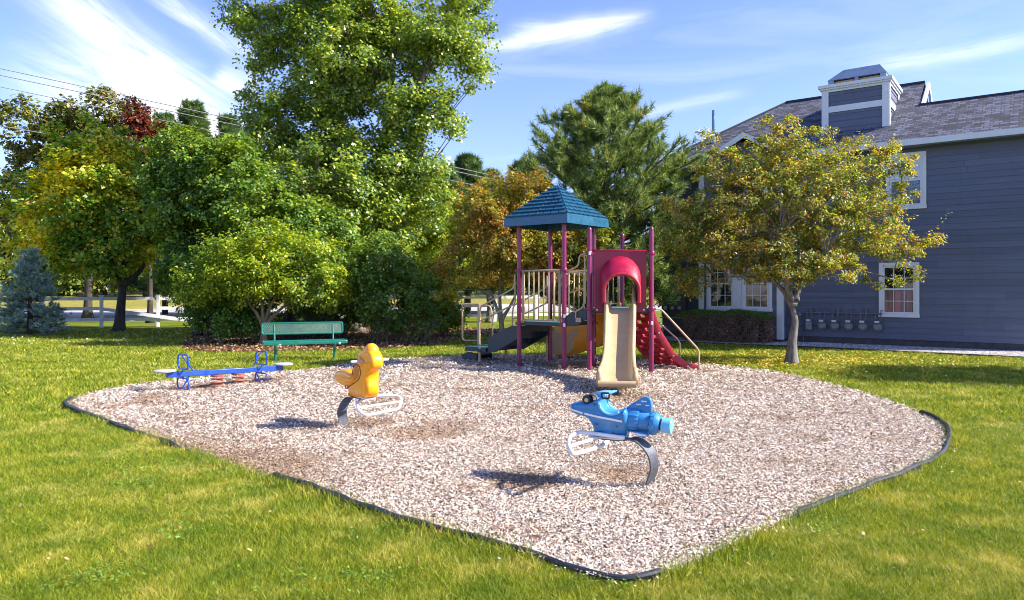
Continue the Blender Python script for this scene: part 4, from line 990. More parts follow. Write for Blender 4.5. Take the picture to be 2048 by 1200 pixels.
def conifer(name, label, base, top, rad, lm, ntuft, L_, w, wh=12, z0=.6, per=24, rise=.5, shape=None, group=None, nb=7, cat='pine tree', sub=7, wild=.25):
    base = Vector(base); o = thing(name, label, cat, base, group); mb = MB()
    tp = Vector(top); mb.tube([base, base.lerp(tp, .5), tp], [rad * .055 + .05, rad * .04 + .02, .012], 8)
    P_, D_ = [], []
    for k in range(wh):
        f = k / (wh - 1); z = z0 + (tp.z - z0 - .15) * f; rr = rad * (shape(f) if shape else (1 - f) ** .75)
        for j in range(nb):
            a = random.uniform(0, 6.28); r = rr * random.uniform(1 - 1.3 * wild, 1 + .8 * wild) + .12; a0 = base.lerp(tp, (z - base.z) / (tp.z - base.z))
            e = a0 + Vector((math.cos(a) * r, math.sin(a) * r, rise * r * random.uniform(.4, 1.1) + .05))
            pts = bezier(a0, e, -.10, .06, 7); rb = .012 + .010 * r; mb.tube(pts, [rb * (1 - .8 * q / 6) for q in range(7)], 5, caps=False)
            d = (e - a0).normalized()
            P_.append(e); D_.append((d + Vector((0, 0, .5))).normalized())
            for q in range(sub):
                t = random.uniform(.35, 1) ; s = pts[min(6, int(t * 6))]; sd = Vector((random.uniform(-1, 1), random.uniform(-1, 1), random.uniform(-.1, .9))).normalized()
                sl_ = random.uniform(.15, .5) * (.35 + .35 * r); e2 = s + sd * sl_ + d * sl_ * .4
                mb.tube([s, e2], [.007, .004], 3, caps=False)
                for u in (1, .72, .45): P_.append(s.lerp(e2, u) + Vector((random.uniform(-.03, .03),) * 3)); D_.append((sd * .6 + d * .5 + Vector((0, 0, .5))).normalized())
    P_ = np.array(P_); D_ = np.array(D_)
    mb.build('trunk', B_DARK, o, smooth=True, auto=False)
    v = tufts(P_, D_, per, L_, w) - np.array(OFF[o]); link('crown', mesh_np('crown', v, 3, np.arange(len(v))), lm, o)
    return o
Yp = 23.2; X_ = (1208 - CX) / F * Yp
conifer('pine_tree', 'long-needled pine standing behind the slide, taller than its neighbours', (X_, Yp, 0), (X_ + .05, Yp, H + (HY - 182) / F * Yp), 2.75, L_PINE, 0, .23, .021, 22, .6, 34, .60,
        lambda f: (1.0 if f < .5 else max(0, (1 - f) / .5) ** .85) + .05, nb=11, sub=10, wild=.30)
for (x, y, Yc, r, lab) in ((385, 212, 40, 2.4, 'dark pine with its tip above the tree line, left of the cottonwood'), (455, 240, 43, 2.2, 'second dark pine close to the cottonwood left edge'),
                           (330, 236, 46, 2.6, 'dark pine behind the red maple'), (500, 262, 47, 2.2, 'small-looking far pine touching the cottonwood'),
                           (935, 318, 46, 3.2, 'broad pine beyond the wires, right of the cottonwood'), (890, 335, 43, 2.6, 'pine half hidden behind the cottonwood right edge'),
                           (985, 348, 50, 2.8, 'lower far pine behind the rusty crab apple'), (1045, 330, 48, 2.4, 'far pine just left of the big long-needled pine')):
    X_ = (x - CX) / F * Yc
    conifer('pine_tree', lab, (X_, Yc, 0), (X_, Yc, H + (HY - y) / F * Yc), r, L_PINE2, 0, .42, .055, 24, 1.5, 18, .35, lambda f: (1 - f) ** .75 + .1, group='dark pines beyond the lawn', nb=9, sub=7)
Xs = (60 - CX) / F * 25.5
conifer('spruce_tree', 'pale blue spruce low at the far left edge', (Xs, 25.5, 0), (Xs, 25.5, 3.0), 1.05, L_SPR, 0, .10, .02, 16, .15, 22, .0, lambda f: (1 - f) ** .8, cat='spruce tree', nb=9)

# -- trees beyond the road
lobs = [(-40, 520, 120, 120, 78), (60, 500, 80, 90, 84), (130, 540, 60, 45, 74), (210, 520, 70, 60, 76), (290, 545, 60, 45, 72), (360, 520, 60, 65, 80), (440, 500, 80, 80, 86), (560, 480, 90, 90, 88),
        (680, 500, 80, 80, 84), (790, 480, 90, 90, 90), (900, 500, 70, 70, 86), (1000, 500, 80, 80, 90), (1110, 490, 90, 90, 92), (1230, 500, 80, 80, 94), (1340, 520, 70, 60, 98), (150, 470, 70, 60, 96), (300, 460, 90, 70, 98)]
wh_ = ['at the far left', 'behind the spruce', 'beyond the fence post', 'behind the maple trunk', 'right of the maple trunk', 'behind the grey twigs', 'behind the round dark tree', 'behind the bench tree',
       'behind the cottonwood foot', 'behind the middle shrubs', 'left of the fence gap', 'behind the play tower stairs', 'behind the tower pickets', 'behind the slide', 'at the house corner', 'high behind the maple', 'high behind the dark tree']
for (x, y, rx, ry, Yc), w_ in zip(lobs, wh_):
    b = Vector(((x - CX) / F * Yc, Yc, 0)); b.z = max(0, b.y - .39 * b.x - 66) * .035
    tree('roadside_tree', 'yellow-green roadside tree across the road, ' + w_, 'tree', b, [b, b + Vector((0, 0, 1.5)), up(x, y, Yc)],
         [E(x, y, rx, ry, Yc), E(x - rx * .6, y + ry * .3, rx * .55, ry * .6, Yc), E(x + rx * .6, y + ry * .35, rx * .55, ry * .6, Yc)], 70, 5200, .50, L_FAR, B_DARK, .2, 1.2, group='trees across the road', lmin=b.z + .6)
# -- one tree standing outside the picture at the right: it throws the shade on the lawn there
b = Vector((15.2, 12.4, 0))
tree('shade_tree', 'tree standing right of the lawn, out of the picture, casting shade', 'tree', b, [b, b + Vector((0, 0, 2)), b + Vector((0, 0, 4))],
     [(b + Vector((0, .4, 4.6)), (2.4, 1.5, 1.5)), (b + Vector((-1.2, 1.4, 3.6)), (1.4, 1.1, .8)), (b + Vector((1.2, -.3, 5.5)), (1.4, 1.2, .9))], 170, 9000, .14, L_GREEN, B_GREY, .14, .5, lmin=2.5)

# -- hedge in front of the bay
def box_hedge():
    c = gp(1452, 690); o = thing('hedge', 'rounded box hedge, brown and dead on its face with green top, below the bay windows', 'hedge', c)
    th_ = math.atan2(TD.y, TD.x); L_, D_, Hh = 3.05, 1.15, .93
    cc = (W(tpx(1543, -1.1), -1.1) + W(tpx(1368, -1.1), -1.1)) / 2
    L_ = (W(tpx(1543, -1.1), -1.1) - W(tpx(1368, -1.1), -1.1)).length
    mb = MB()
    n = 3200
    for k in range(n):
        u = random.uniform(-1, 1); v_ = random.uniform(-1, 1); a = cc + TD * (u * L_ * .47) + QD * (v_ * D_ * .35) ; a.z = random.uniform(.05, .7)
        dd = Vector((random.uniform(-1, 1), random.uniform(-1, 1), random.uniform(.2, 1.6))).normalized() - QD * random.uniform(0, .6)
        mb.tube([a, a + dd * random.uniform(.08, .22)], [.006, .002], 3, caps=False)
    mb.build('stems', B_DARK, o)
    def shell(n, top):
        u = rng.uniform(-1, 1, n); w = rng.uniform(-1, 1, n); z = rng.uniform(0, 1, n)
        lump = 1 + .07 * np.sin(u * 7 + 1) + .06 * np.sin(u * 15 + z * 7) + .05 * np.sin(u * 29 + z * 13) - .22 * np.exp(-((u - .08) / .10) ** 2)
        if top: a_ = u; b_ = w; zz = np.where(np.abs(w) > 0, 1, 1) * (Hh + .03 - .12 * np.abs(a_) ** 5 - .14 * np.abs(b_) ** 4 - .05 * np.exp(-((u - .08) / .12) ** 2)) * (1 - .02 * np.sin(u * 6)) + rng.normal(0, .02, n)
        else:
            side = rng.random(n); a_ = np.where(side < .72, u, np.sign(u)); b_ = np.where(side < .55, -1, np.where(side < .72, 1, w)); zz = z * Hh * .97 * (1 - .10 * np.abs(u) ** 5) * (1 - .05 * np.exp(-((u - .08) / .12) ** 2))
            k = 1 - .16 * (z - .35) ** 2 * 4 * .5 - .25 * np.maximum(0, .25 - z); a_ = a_ * k; b_ = b_ * k
            c8 = (np.abs(a_) ** 3.2 + np.abs(b_) ** 3.2) ** (1 / 3.2); a_, b_ = a_ / np.maximum(c8, 1) , b_ / np.maximum(c8, 1)
        dep = 1 - rng.random(n) ** 2 * .16
        P = np.array(cc)[None] + np.array(TD)[None] * (a_ * L_ / 2 * dep * np.clip(lump, .93, 1.05))[:, None] + np.array(QD)[None] * (b_ * D_ / 2 * dep * lump)[:, None]
        P[:, 2] = zz; outv = np.array(TD)[None] * a_[:, None] * (np.abs(a_) > .9)[:, None] + np.array(QD)[None] * b_[:, None]
        if top: outv = outv * 0 + np.array([0, 0, 1.])
        return P, outv
    P, O_ = shell(24000, False)
    v = leaf_mesh(P, .045, O_, .2, .4, outb=.15) - np.array(OFF[o])
    dead = leaf_mat('dead_hedge_leaves', [(0, (.06, .035, .03)), (.5, (.19, .12, .10)), (.9, (.36, .26, .24)), (1, (.10, .12, .03))], None, .15)
    link('dead_foliage', mesh_np('dead_foliage', v, 4, np.arange(len(v))), dead, o)
    P, O_ = shell(11000, True); v = leaf_mesh(P, .042, O_, .2, .5, outb=.15) - np.array(OFF[o])
    link('green_foliage', mesh_np('green_foliage', v, 4, np.arange(len(v))), L_GREEN, o)
box_hedge()
# fallen leaves
def litter(name, n, fx, m_, s0=.03):
    P_ = fx(n); P_ = P_[~in_poly(P_[:, 0], P_[:, 1], GRAVP)]
    v, f = cards(P_, rng.uniform(s0, s0 * 1.8, len(P_)), rng.uniform(s0 * .6, s0, len(P_)), .35)
    tag(link(name, mesh_np(name, v, 4, f), m_), kind='stuff')
LIT = leaf_mat('fallen_yellow_leaves', [(0, (.30, .12, .02)), (.5, (.55, .36, .04)), (1, (.70, .55, .18))], None, .15)
LIT2 = leaf_mat('brown_leaf_litter', [(0, (.07, .035, .02)), (.5, (.22, .12, .06)), (1, (.45, .30, .18))], None, .1)
litter('fallen_leaves', 2000, lambda n: np.column_stack([rng.normal(6.6, 1.9, n), rng.normal(16.4, 1.2, n), rng.uniform(.03, .06, n)]), LIT)
def bedpts(n):
    X, Y = rng.uniform(-13, 1, n), rng.uniform(18, 33, n); k = in_poly(X, Y, BEDP) | ((rng.random(n) < .05) & (Y > 20) & (X > -13)); return np.column_stack([X[k], Y[k], rng.uniform(.012, .05, k.sum())])
litter('leaf_litter', 26000, bedpts, LIT2, .05)
litter('lawn_leaves', 420, lambda n: np.column_stack([rng.uniform(-19, -8, n), rng.uniform(20.5, 30, n), rng.uniform(.04, .06, n)]), leaf_mat('pale_fallen_leaves', [(0, (.35, .33, .3)), (1, (.6, .58, .55))]), .05)

litter('stray_leaves', 420, lambda n: np.column_stack([rng.uniform(-5, 6, n), rng.uniform(4, 13, n), rng.uniform(.045, .06, n)]), LIT2, .02)
def clover(n):
    cx_, cy_ = rng.uniform(-4, 5, 60), rng.uniform(4, 8, 60); i = rng.integers(0, 60, n); x = cx_[i] + rng.normal(0, .16, n); y = cy_[i] + rng.normal(0, .12, n)
    k = ~in_poly(x, y, PITP); x, y = x[k], y[k]; return np.column_stack([x, y, rng.uniform(.028, .042, len(x))])
litter('clover', 5200, clover, leaf_mat('clover_leaves', [(0, (.05, .13, .02)), (1, (.15, .25, .03))], None, .3), .014)
# ================================================================ FENCE, SIGN, WIRES
fd = Vector((.932, .363, 0)); f0 = gp(203, 655); f1 = gp(317, 653); sp_f = (f1 - f0).length; fd = (f1 - f0).normalized(); fd = Vector((.95, .312, 0))
fence = thing('rail_fence', 'white three-rail ranch fence beyond the lawn with one rail fallen', 'fence', f0)
def fp_(i, z=0): return f0 + fd * (sp_f * i) + Vector((0, 0, z))
ang = math.atan2(fd.y, fd.x)
for i in range(-3, 12):
    mb = MB(); mb.box(fp_(i, .66), (.13, .13, 1.36), ang); mb.box(fp_(i, 1.355), (.16, .16, .04), ang); mb.build('post', M['fencew'], fence, bevel=.008)
for i in range(-3, 11):
    for z in (.33, .80, 1.22):
        a, b = fp_(i), fp_(i + 1)
        if i == 0 and z == .80:
            a = fp_(0, .80); b = fp_(1.72, .22); a -= Vector((-.02, .14, 0)); b -= Vector((0, .14, 0))
            mb = MB(); d = b - a; mb.box((a + b) / 2, (d.length, .05, .14), Matrix.Rotation(ang, 3, 'Z') @ Matrix.Rotation(-math.atan2(d.z, math.hypot(d.x, d.y)), 3, 'Y')); r_ = mb.build('rail', M['fencew'], fence)
            r_['label'] = 'fallen rail sloping down to the right'; continue
        mb = MB(); mb.box((a + b) / 2 + Vector((0, 0, z)), (sp_f - .135, .05, .14), ang); mb.build('rail', M['fencew'], fence)
sg = up(173, 634, 40); sg.z = 0
so = thing('sign_post', 'thin roadside post with small dark sign box beyond the fence', 'sign post', sg)
mb = MB(); mb.tube([sg, sg + Vector((0, 0, 2.5))], .045, 8); mb.build('pole', M['fencew'], so, smooth=True)
mb = MB(); mb.box(sg + Vector((-.02, -.06, 2.62)), (.34, .10, .16), .5); mb.box(sg + Vector((.02, -.06, 2.42)), (.22, .14, .24), .5); mb.box(sg + Vector((-.12, -.02, 2.48)), (.08, .06, .3), .2); mb.build('sign_box', M['vent'], so, bevel=.01)
# power lines: run from the far left, over the trees, to the right
WL = [((60, 148), (560, 268)), ((60, 160), (560, 278)), ((60, 184), (560, 296)), ((560, 268), (1120, 378)), ((700, 356), (1120, 424))]
def wirepts(a, b, Ya, Yb, sag):
    A, B = up(*a, Ya), up(*b, Yb); d = B - A
    A2, B2 = A - d * .35, B + d * .2
    return [A2.lerp(B2, k / 24) - Vector((0, 0, sag * 4 * (k / 24) * (1 - k / 24))) for k in range(25)]
for lab, a, b, r_ in (('topmost power line crossing the sky at the left', (60, 150), (1100, 376), .022), ('second power line just under the topmost one', (60, 163), (1100, 383), .022),
                     ('third power line, a little below the upper pair', (60, 186), (1100, 402), .02), ('lowest wire, crossing before the pines right of the cottonwood', (60, 262), (1100, 440), .022)):
    mb = MB(); mb.tube(wirepts(a, b, 35, 37, .0), r_, 5)
    tag(mb.build('power_line', M['wire'], smooth=True), lab, 'power line', 'power lines over the trees')

# ================================================================ PLAY STRUCTURE
ps = thing('play_structure', 'purple-red play tower with blue tiled roof, slides and climber', 'play structure', (1.3, 14.9, 0))
ZV = Vector((0, 0, 1))
ra_ = R(38); pa = Vector((math.cos(ra_), -math.sin(ra_), 0)); pb = Vector((math.sin(ra_), math.cos(ra_), 0)); pc_ = Vector((.945, 15.3, 0)); S_ = 1.13
pFL, pFR, pBL, pBR = (pc_ + (pa * i + pb * j) * S_ / 2 for i, j in ((-1, -1), (1, -1), (-1, 1), (1, 1)))
pSL, pSR, pBK = Vector((1.52, 14.24, 0)), Vector((2.72, 14.15, 0)), Vector((2.42, 15.9, 0))
def V(p, z): return Vector((p.x, p.y, z))
def post(p, top, dome, clamps):
    mb = MB(); prof = [(-.1, .048), (top, .048)]
    if dome: prof += [(top + .03, .043), (top + .05, .028), (top + .056, .008)]
    mb.lathe(prof, V(p, 0), ZV, 18); o = mb.build('post', M['post'], ps, smooth=True)
    for z in clamps:
        m2 = MB(); m2.lathe([(-.035, .050), (-.035, .060), (-.028, .064), (.028, .064), (.035, .060), (.035, .050)], V(p, z), ZV, 18)
        for s in (-1, 1): m2.box(V(p, z) + Vector((s * .066, -.01, 0)), (.03, .035, .05))
        m2.build('clamp', M['post'], o, smooth=True)
    return o
poFL = post(pFL, 2.96, False, (.92, 2.02)); poFR = post(pFR, 2.96, False, (.92, 2.02)); post(pBL, 2.96, False, (.92, 2.02)); post(pBR, 2.96, False, (.92, 1.98))
poSL = post(pSL, 2.80, True, (1.25, 2.34)); poSR = post(pSR, 2.80, True, (1.25, 2.34)); post(pBK, 2.80, True, (1.25, 2.2))
for po, p, z in ((poFR, pFR, 1.10), (poSR, pSR, .98), (poFR, pFR, .92), (poSL, pSL, 2.34)):
    mb = MB(); mb.add([V(p, z + dz) + Vector((math.sin(a) * .0665, -math.cos(a) * .0665, 0)) for dz in (-.035, .035) for a in (-.35, 0, .35)], [(0, 1, 4, 3), (1, 2, 5, 4)])
    mb.build('sticker', M['wstripe'], po, smooth=True)
# roof ---------------------------------------------
RS, RZ0, RZ1, RZ2 = 1.60, 2.94, 3.13, 3.80
mb = MB()
def rc(s, z): return [pc_ + pa * (i * s / 2) + pb * (j * s / 2) + ZV * z for i, j in ((-1, -1), (1, -1), (1, 1), (-1, 1))]
def quads(mb, A, B): 
    b = mb.add(A + B, [(k, (k + 1) % 4, 4 + (k + 1) % 4, 4 + k) for k in range(4)])
quads(mb, rc(RS, RZ0), rc(RS - .02, RZ1 - .02)); quads(mb, rc(RS - .02, RZ1 - .02), rc(RS - .05, RZ1)); quads(mb, rc(RS - .05, RZ1), rc(.10, RZ2 - .01))
mb.add(rc(.10, RZ2 - .01), [(0, 1, 2, 3)]); quads(mb, rc(RS, RZ0), rc(RS - .05, RZ0)); quads(mb, rc(RS - .05, RZ0), rc(RS - .07, RZ1 - .03)); quads(mb, rc(RS - .07, RZ1 - .03), rc(.08, RZ2 - .05))
rfo = mb.build('roof_canopy', M['roofp'], ps, bevel=.008)
mb = MB()
NR = 8
for sd in range(4):
    for r in range(NR):
        f0_, f1_ = r / NR, (r + 1) / NR
        lo = rc(RS - .05, RZ1); hi = rc(.10, RZ2)
        A0, A1 = lo[sd].lerp(hi[sd], f0_), lo[(sd + 1) % 4].lerp(hi[(sd + 1) % 4], f0_); B0, B1 = lo[sd].lerp(hi[sd], f1_), lo[(sd + 1) % 4].lerp(hi[(sd + 1) % 4], f1_)
        w_ = (A1 - A0).length; nt_ = max(1, round(w_ / .185)); e = (A1 - A0).normalized(); up_ = ((B0 + B1) / 2 - (A0 + A1) / 2).normalized(); nn_ = e.cross(up_).normalized()
        if nn_.z < 0: nn_ = -nn_
        xs = [0.0]; x = w_ * (.5 if r % 2 else 1) / nt_ if nt_ > 1 else w_
        while x < w_ - .03: xs.append(x); x += w_ / nt_
        xs.append(w_)
        for k in range(len(xs) - 1):
            u0, u1 = xs[k] + .012, xs[k + 1] - .012
            if u1 - u0 < .02: continue
            def pt(u, t): return (A0 + e * u).lerp(B0 + e * (u / w_ * (B1 - B0).length), t)
            a, b, c, d = pt(u0, .02), pt(u1, .02), pt(u1, 1.0), pt(u0, 1.0); h = nn_ * .034; h2 = nn_ * .006
            mb.add([a, b, c, d, a + h, b + h, c + h2, d + h2], [(4, 5, 6, 7), (0, 1, 5, 4), (1, 2, 6, 5), (3, 0, 4, 7)])
mb.build('roof_tiles', M['roofp'], rfo)
mb = MB(); mb.box(pc_ + ZV * (RZ2 + .005), (.11, .11, .03), -ra_); mb.build('apex_cap', M['roofp'], rfo, bevel=.006)
# decks --------------------------------------------
def prism(mb, pts, z0, z1):
    n = len(pts); mb.add([V(p, z0) for p in pts] + [V(p, z1) for p in pts], [tuple(reversed(range(n))), tuple(range(n, 2 * n))] + [(k, (k + 1) % n, n + (k + 1) % n, n + k) for k in range(n)])
def shrink(pts, d): c = sum(pts, Vector()) / len(pts); return [p + (c - p).normalized() * d for p in pts]
mb = MB(); prism(mb, shrink([pFL, pFR, pBR, pBL], .03), .885, .955); dk = mb.build('deck', M['navy'], ps, bevel=.006)
mb = MB(); prism(mb, shrink([pFL, pFR, pBR, pBL], .045), .956, .968); mb.build('deck_surface', M['deck'], dk)
mb = MB(); q4 = shrink([pSL, pSR, pBK, pBR], .03); prism(mb, q4, 1.17, 1.25); dk2 = mb.build('deck', M['navy'], ps, bevel=.006)
mb = MB(); prism(mb, shrink([pSL, pSR, pBK, pBR], .045), 1.251, 1.262); mb.build('deck_surface', M['deck'], dk2)
# triangular step between the decks
mb = MB(); prism(mb, shrink([pFR, pSL, pBR], .06), 1.03, 1.10); mb.build('step', M['navy'], ps, bevel=.005)
mb = MB(); d_ = (pSL - pFR).normalized(); L_ = (pSL - pFR).length
mb.poly([(.05, .90), (.05, 1.10), (.16, 1.18), (L_ - .05, 1.27), (L_ - .05, 1.06), (.3, .92)], pFR, d_, .03); mb.build('side_panel', M['navy'], ps, bevel=.004)
mb = MB(); mb.box(pFR.lerp(pSL, .62) + ZV * 1.03 + Vector((-.03, -.06, 0)), (.11, .03, .09)); mb.build('clamp_box', M['rail'], ps, bevel=.008)
# barriers -----------------------------------------
def barrier(p0, p1, z0, z1, n, off=Vector((0, 0, 0)), gap=.09):
    d = (p1 - p0).normalized(); L = (p1 - p0).length; mb = MB()
    a, b = p0 + d * .06 + off, p1 - d * .06 + off
    mb.tube([V(a, z1), V(b, z1)], .017, 8); mb.tube([V(a + d * .03, z0), V(b - d * .03, z0)], .015, 8)
    for k in range(n):
        q = a.lerp(b, (k + .5) / n); zt = z1; mb.tube([V(q, z0 - .0), V(q, zt)], .0125, 8)
    for q in (a + d * .035, b - d * .035): mb.tube([V(q, z0 - .07), V(q, z1)], .016, 8)
    return mb.build('barrier', M['rail'], ps, smooth=True)
barrier(pFL, pFR, 1.0, 2.02, 8); barrier(pBL, pBR, 1.0, 2.02, 8); barrier(pBR, pBK, 1.32, 2.1, 5)
# loop rail at the step
P0 = pFR.lerp(pSL, .22) + Vector((-.02, -.03, 0)); P1 = pFR.lerp(pSL, .80) + Vector((0, -.03, 0))
mb = MB(); mb.tube(round_path([V(P0, 1.95), V(P0, 1.28), V(P0.lerp(P1, .35), 1.17), V(P1, 1.30), V(P1, 1.62), V(P1, 1.97), V(P0, 1.95)][:-1] + [V(P0, 1.97)], .10, closed=True), .0165, 9, closed=True)
mb.tube([V(P0, 1.56), V(P1, 1.66)], .0145, 8)
mb.tube([V(P0.lerp(P1, .45), 1.19), V(P0.lerp(P1, .45), 1.06)], .015, 8); mb.build('handrail', M['rail'], ps, smooth=True)
mb = MB(); mb.tube(round_path([V(pFR, 2.0) + Vector((.05, -.03, 0)), V(P0.lerp(P1, .1), 2.02), V(P0.lerp(P1, .62), 2.10), V(P0.lerp(P1, .68), 2.30), V(P1, 2.34), V(pSL, 2.34) + Vector((-.05, -.01, 0))], .08), .0165, 9)
mb.tube(round_path([V(P1, 2.32), V(P1 + d_ * .02, 1.9), V(P1 + d_ * .02, 1.35)], .05), .0155, 8)
mb.build('handrail', M['rail'], ps, smooth=True)
# stairs ------------------------------------------
so_ = -pa                                       # outward direction of the stairs
def st(s, w, z): return pFL + so_ * s + pb * w + ZV * z
SW = S_
platL, platR = .92, 1.52
def side_panel_(w):
    mb = MB(); mb.poly([(.03, .93), (.32, .93), (.58, .77), (.97, .58), (.97, .28), (.86, .27), (.03, .55)] if False else [(.02, .86), (.24, .86), (.90, .58), (.90, .27), (.70, .27), (.02, .62)], pFL + pb * w, so_, .025)
    return mb.build('stair_side', M['navy'], ps, bevel=.004)
side_panel_(.06); side_panel_(SW - .06)
for k, (s, z) in enumerate(((.13, .76), (.40, .60), (.66, .45))):
    mb = MB(); a = st(s, SW / 2, z - .02); mb.box(a, (.27, SW - .16, .04), -ra_); tr_o = mb.build('tread', M['navy'], ps, bevel=.004)
    mb = MB()
    for j in range(9):
        for i in range(3): mb.box(st(s - .08 + i * .08, .14 + j * (SW - .28) / 8, z + .003), (.05, .06, .005), -ra_)
    mb.build('grip_pads', M['deck'], tr_o)
    mb = MB(); mb.box(st(s - .13, SW / 2, z + .05), (.012, SW - .17, .12), -ra_); mb.build('riser', M['navy'], ps)
mb = MB(); mb.box(st((platL + platR) / 2, SW / 2, .31), (platR - platL, SW, .09), -ra_); pl_ = mb.build('transfer_platform', M['navy'], ps, bevel=.006)
mb = MB(); mb.box(st((platL + platR) / 2, SW / 2, .361), (platR - platL - .03, SW - .03, .01), -ra_); mb.build('platform_surface', M['deck'], pl_)
mb = MB(); mb.poly([(0, 0), (.46, 0), (.46, .12), (.28, .21), (.16, .21), (0, .16)], st(1.46, SW * .30, 0), so_, .02)
mb.poly([(0, 0), (.46, 0), (.46, .12), (.28, .21), (.16, .21), (0, .16)], st(1.46, SW * .78, 0), so_, .02)
mb.box(st(1.70, SW * .54, .13), (.40, SW * .46, .03), -ra_); mb.box(st(1.92, SW * .54, .06), (.02, SW * .46, .11), -ra_); mb.build('transfer_step', M['navy'], ps, bevel=.006)
for w in (.10, SW - .1):
    mb = MB(); mb.cyl(st(1.18, w, -.1), st(1.18, w, .27), .03, 12); mb.build('support_leg', M['rail'], ps, smooth=True)
mb = MB(); mb.cyl(st(.05, SW - .06, -.1), st(.05, SW - .06, .60), .02, 10); mb.build('support_leg', M['rail'], ps, smooth=True)
for w in (-.02, SW + .02):
    mb = MB(); mb.tube(round_path([st(.10, w, 1.99), st(.12, w, 1.66), st(1.06, w, 1.25), st(1.08, w, .93), st(.09, w, 1.33)], .09, closed=True), .017, 9, closed=True)
    mb.tube([st(1.08, w, 1.1), st(1.08, w, .33)], .017, 9)
    mb.build('handrail', M['rail'], ps, smooth=True)
lp = Vector((-.75, 16.55, 0))
mb = MB(); mb.cyl(V(lp, -.1), V(lp, 1.27), .042, 14); mb.build('support_post', M['rail'], ps, smooth=True)
mb = MB(); e_ = Vector((-.93, .25, 0))
mb.tube(round_path([V(lp + e_ * .42, 1.29), V(lp - e_ * .28, 1.26), V(lp - e_ * .33, .95), V(lp - e_ * .33, .38)], .08), .017, 9)
mb.tube(round_path([V(lp + e_ * .0, 1.30), V(lp + e_ * .42, 1.30), V(lp + e_ * .42, .46), V(lp, .46)], .08), .017, 9); mb.build('grab_loop', M['rail'], ps, smooth=True)
# slide enclosure -----------------------------------
ed = (pSR - pSL).normalized(); eL = (pSR - pSL).length; en = Vector((ed.y, -ed.x, 0))       # en points to the eye
def pn(u, n, z): return pSL + ed * u + en * n + ZV * z
uc = eL * .50                                     # centre of the arch
mb = MB(); ax0, ax1 = uc - .27, uc + .27; zc = 1.80; rr_ = .27
pu0, pu1, pz0, pz1 = .10, eL - .10, 1.19, 2.385
arch = [(ax1 - 0, pz0)] + [(uc + rr_ * math.cos(math.pi * k / 16), zc + rr_ * math.sin(math.pi * k / 16)) for k in range(17)] + [(ax0, pz0)]
outer = [(pu1, pz0), (pu1, zc)] + [(pu1, pz1 - .02), (pu1 - .02, pz1), (pu0 + .02, pz1), (pu0, pz1 - .02)] + [(pu0, zc), (pu0, pz0)]
# panel as ring strips with thickness
n_ = 60
def arcpt(t):     # inner opening, from bottom right over the arch to bottom left
    Ls = [zc - pz0, math.pi * rr_, zc - pz0]; s = t * sum(Ls)
    if s < Ls[0]: return (ax1, pz0 + s)
    s -= Ls[0]
    if s < Ls[1]: a = s / rr_; return (uc + rr_ * math.cos(a), zc + rr_ * math.sin(a))
    return (ax0, zc - (s - Ls[1]))
def outpt(t):
    h, w = pz1 - pz0, pu1 - pu0; s = t * (2 * h + w)
    if s < h: return (pu1, pz0 + s)
    s -= h
    if s < w: return (pu1 - s, pz1)
    return (pu0, pz1 - (s - w))
b = len(mb.v)
for k in range(n_ + 1):
    t = k / n_
    for (u, z) in (arcpt(t), outpt(t)):
        for nn2 in (.02, -.02): mb.v.append(pn(u, nn2, z))
for k in range(n_):
    q = b + 4 * k; mb.f += [(q, q + 4, q + 6, q + 2), (q + 1, q + 3, q + 7, q + 5), (q, q + 1, q + 5, q + 4), (q + 2, q + 6, q + 7, q + 3)]
mb.f += [(b, b + 2, b + 3, b + 1), (b + 4 * n_, b + 4 * n_ + 1, b + 4 * n_ + 3, b + 4 * n_ + 2)]
pan = mb.build('slide_panel', M['panel'], ps)
mb = MB()
for u in (pu0 + .05, pu1 - .05): mb.lathe([(0, .022), (.012, .020), (.016, .008)], pn(u, .02, 1.235), en, 12)
mb.build('bolt_caps', M['bolt'], pan, smooth=True)
mb = MB(); mb.tube([pn(.05, 0, pz1 + .01), pn(eL - .05, 0, pz1 + .01)], .022, 8); mb.build('top_rail', M['hood'], pan, smooth=True)
# hood: flared half tunnel leaning out
mb = MB(); ns, nr_ = 24, 7
def hoodpt(k, j, ins=0):
    t = k / ns; a = math.pi * t; f = j / nr_; dep = .02 + .36 * f; drop = -.17 * f * f
    ro = (.40 - .035 * f) - ins; zc2 = zc + .08 * (1 - f) + drop
    x, z = uc + ro * math.cos(a) * .98, zc2 + ro * math.sin(a) * (1 - .12 * f)
    return pn(x, dep, z)
def legpt(side, f, z, ins=0):
    return None
for ins, flip in ((0, False), (.055, True)):
    b = len(mb.v)
    for j in range(nr_ + 1):
        zlow = 1.40 - .03 * (j / nr_)
        row = [hoodpt(k, j, ins) for k in range(ns + 1)]
        p0 = row[0]; p1 = row[-1]; row = [Vector((p0.x, p0.y, zlow))] + row + [Vector((p1.x, p1.y, zlow))]; mb.v += row
    W_ = ns + 3
    for j in range(nr_):
        for k in range(W_ - 1): mb.f.append((b + j * W_ + k, b + j * W_ + k + 1, b + (j + 1) * W_ + k + 1, b + (j + 1) * W_ + k))
o1, o2 = 0, (nr_ + 1) * W_
for j in (0, nr_):
    for k in range(W_ - 1): mb.f.append((o1 + j * W_ + k, o1 + j * W_ + k + 1, o2 + j * W_ + k + 1, o2 + j * W_ + k))
for j in range(nr_):
    for k in (0, W_ - 1): mb.f.append((o1 + j * W_ + k, o1 + (j + 1) * W_ + k, o2 + (j + 1) * W_ + k, o2 + j * W_ + k))
ho = mb.build('slide_hood', M['hood'], pan, smooth=True)
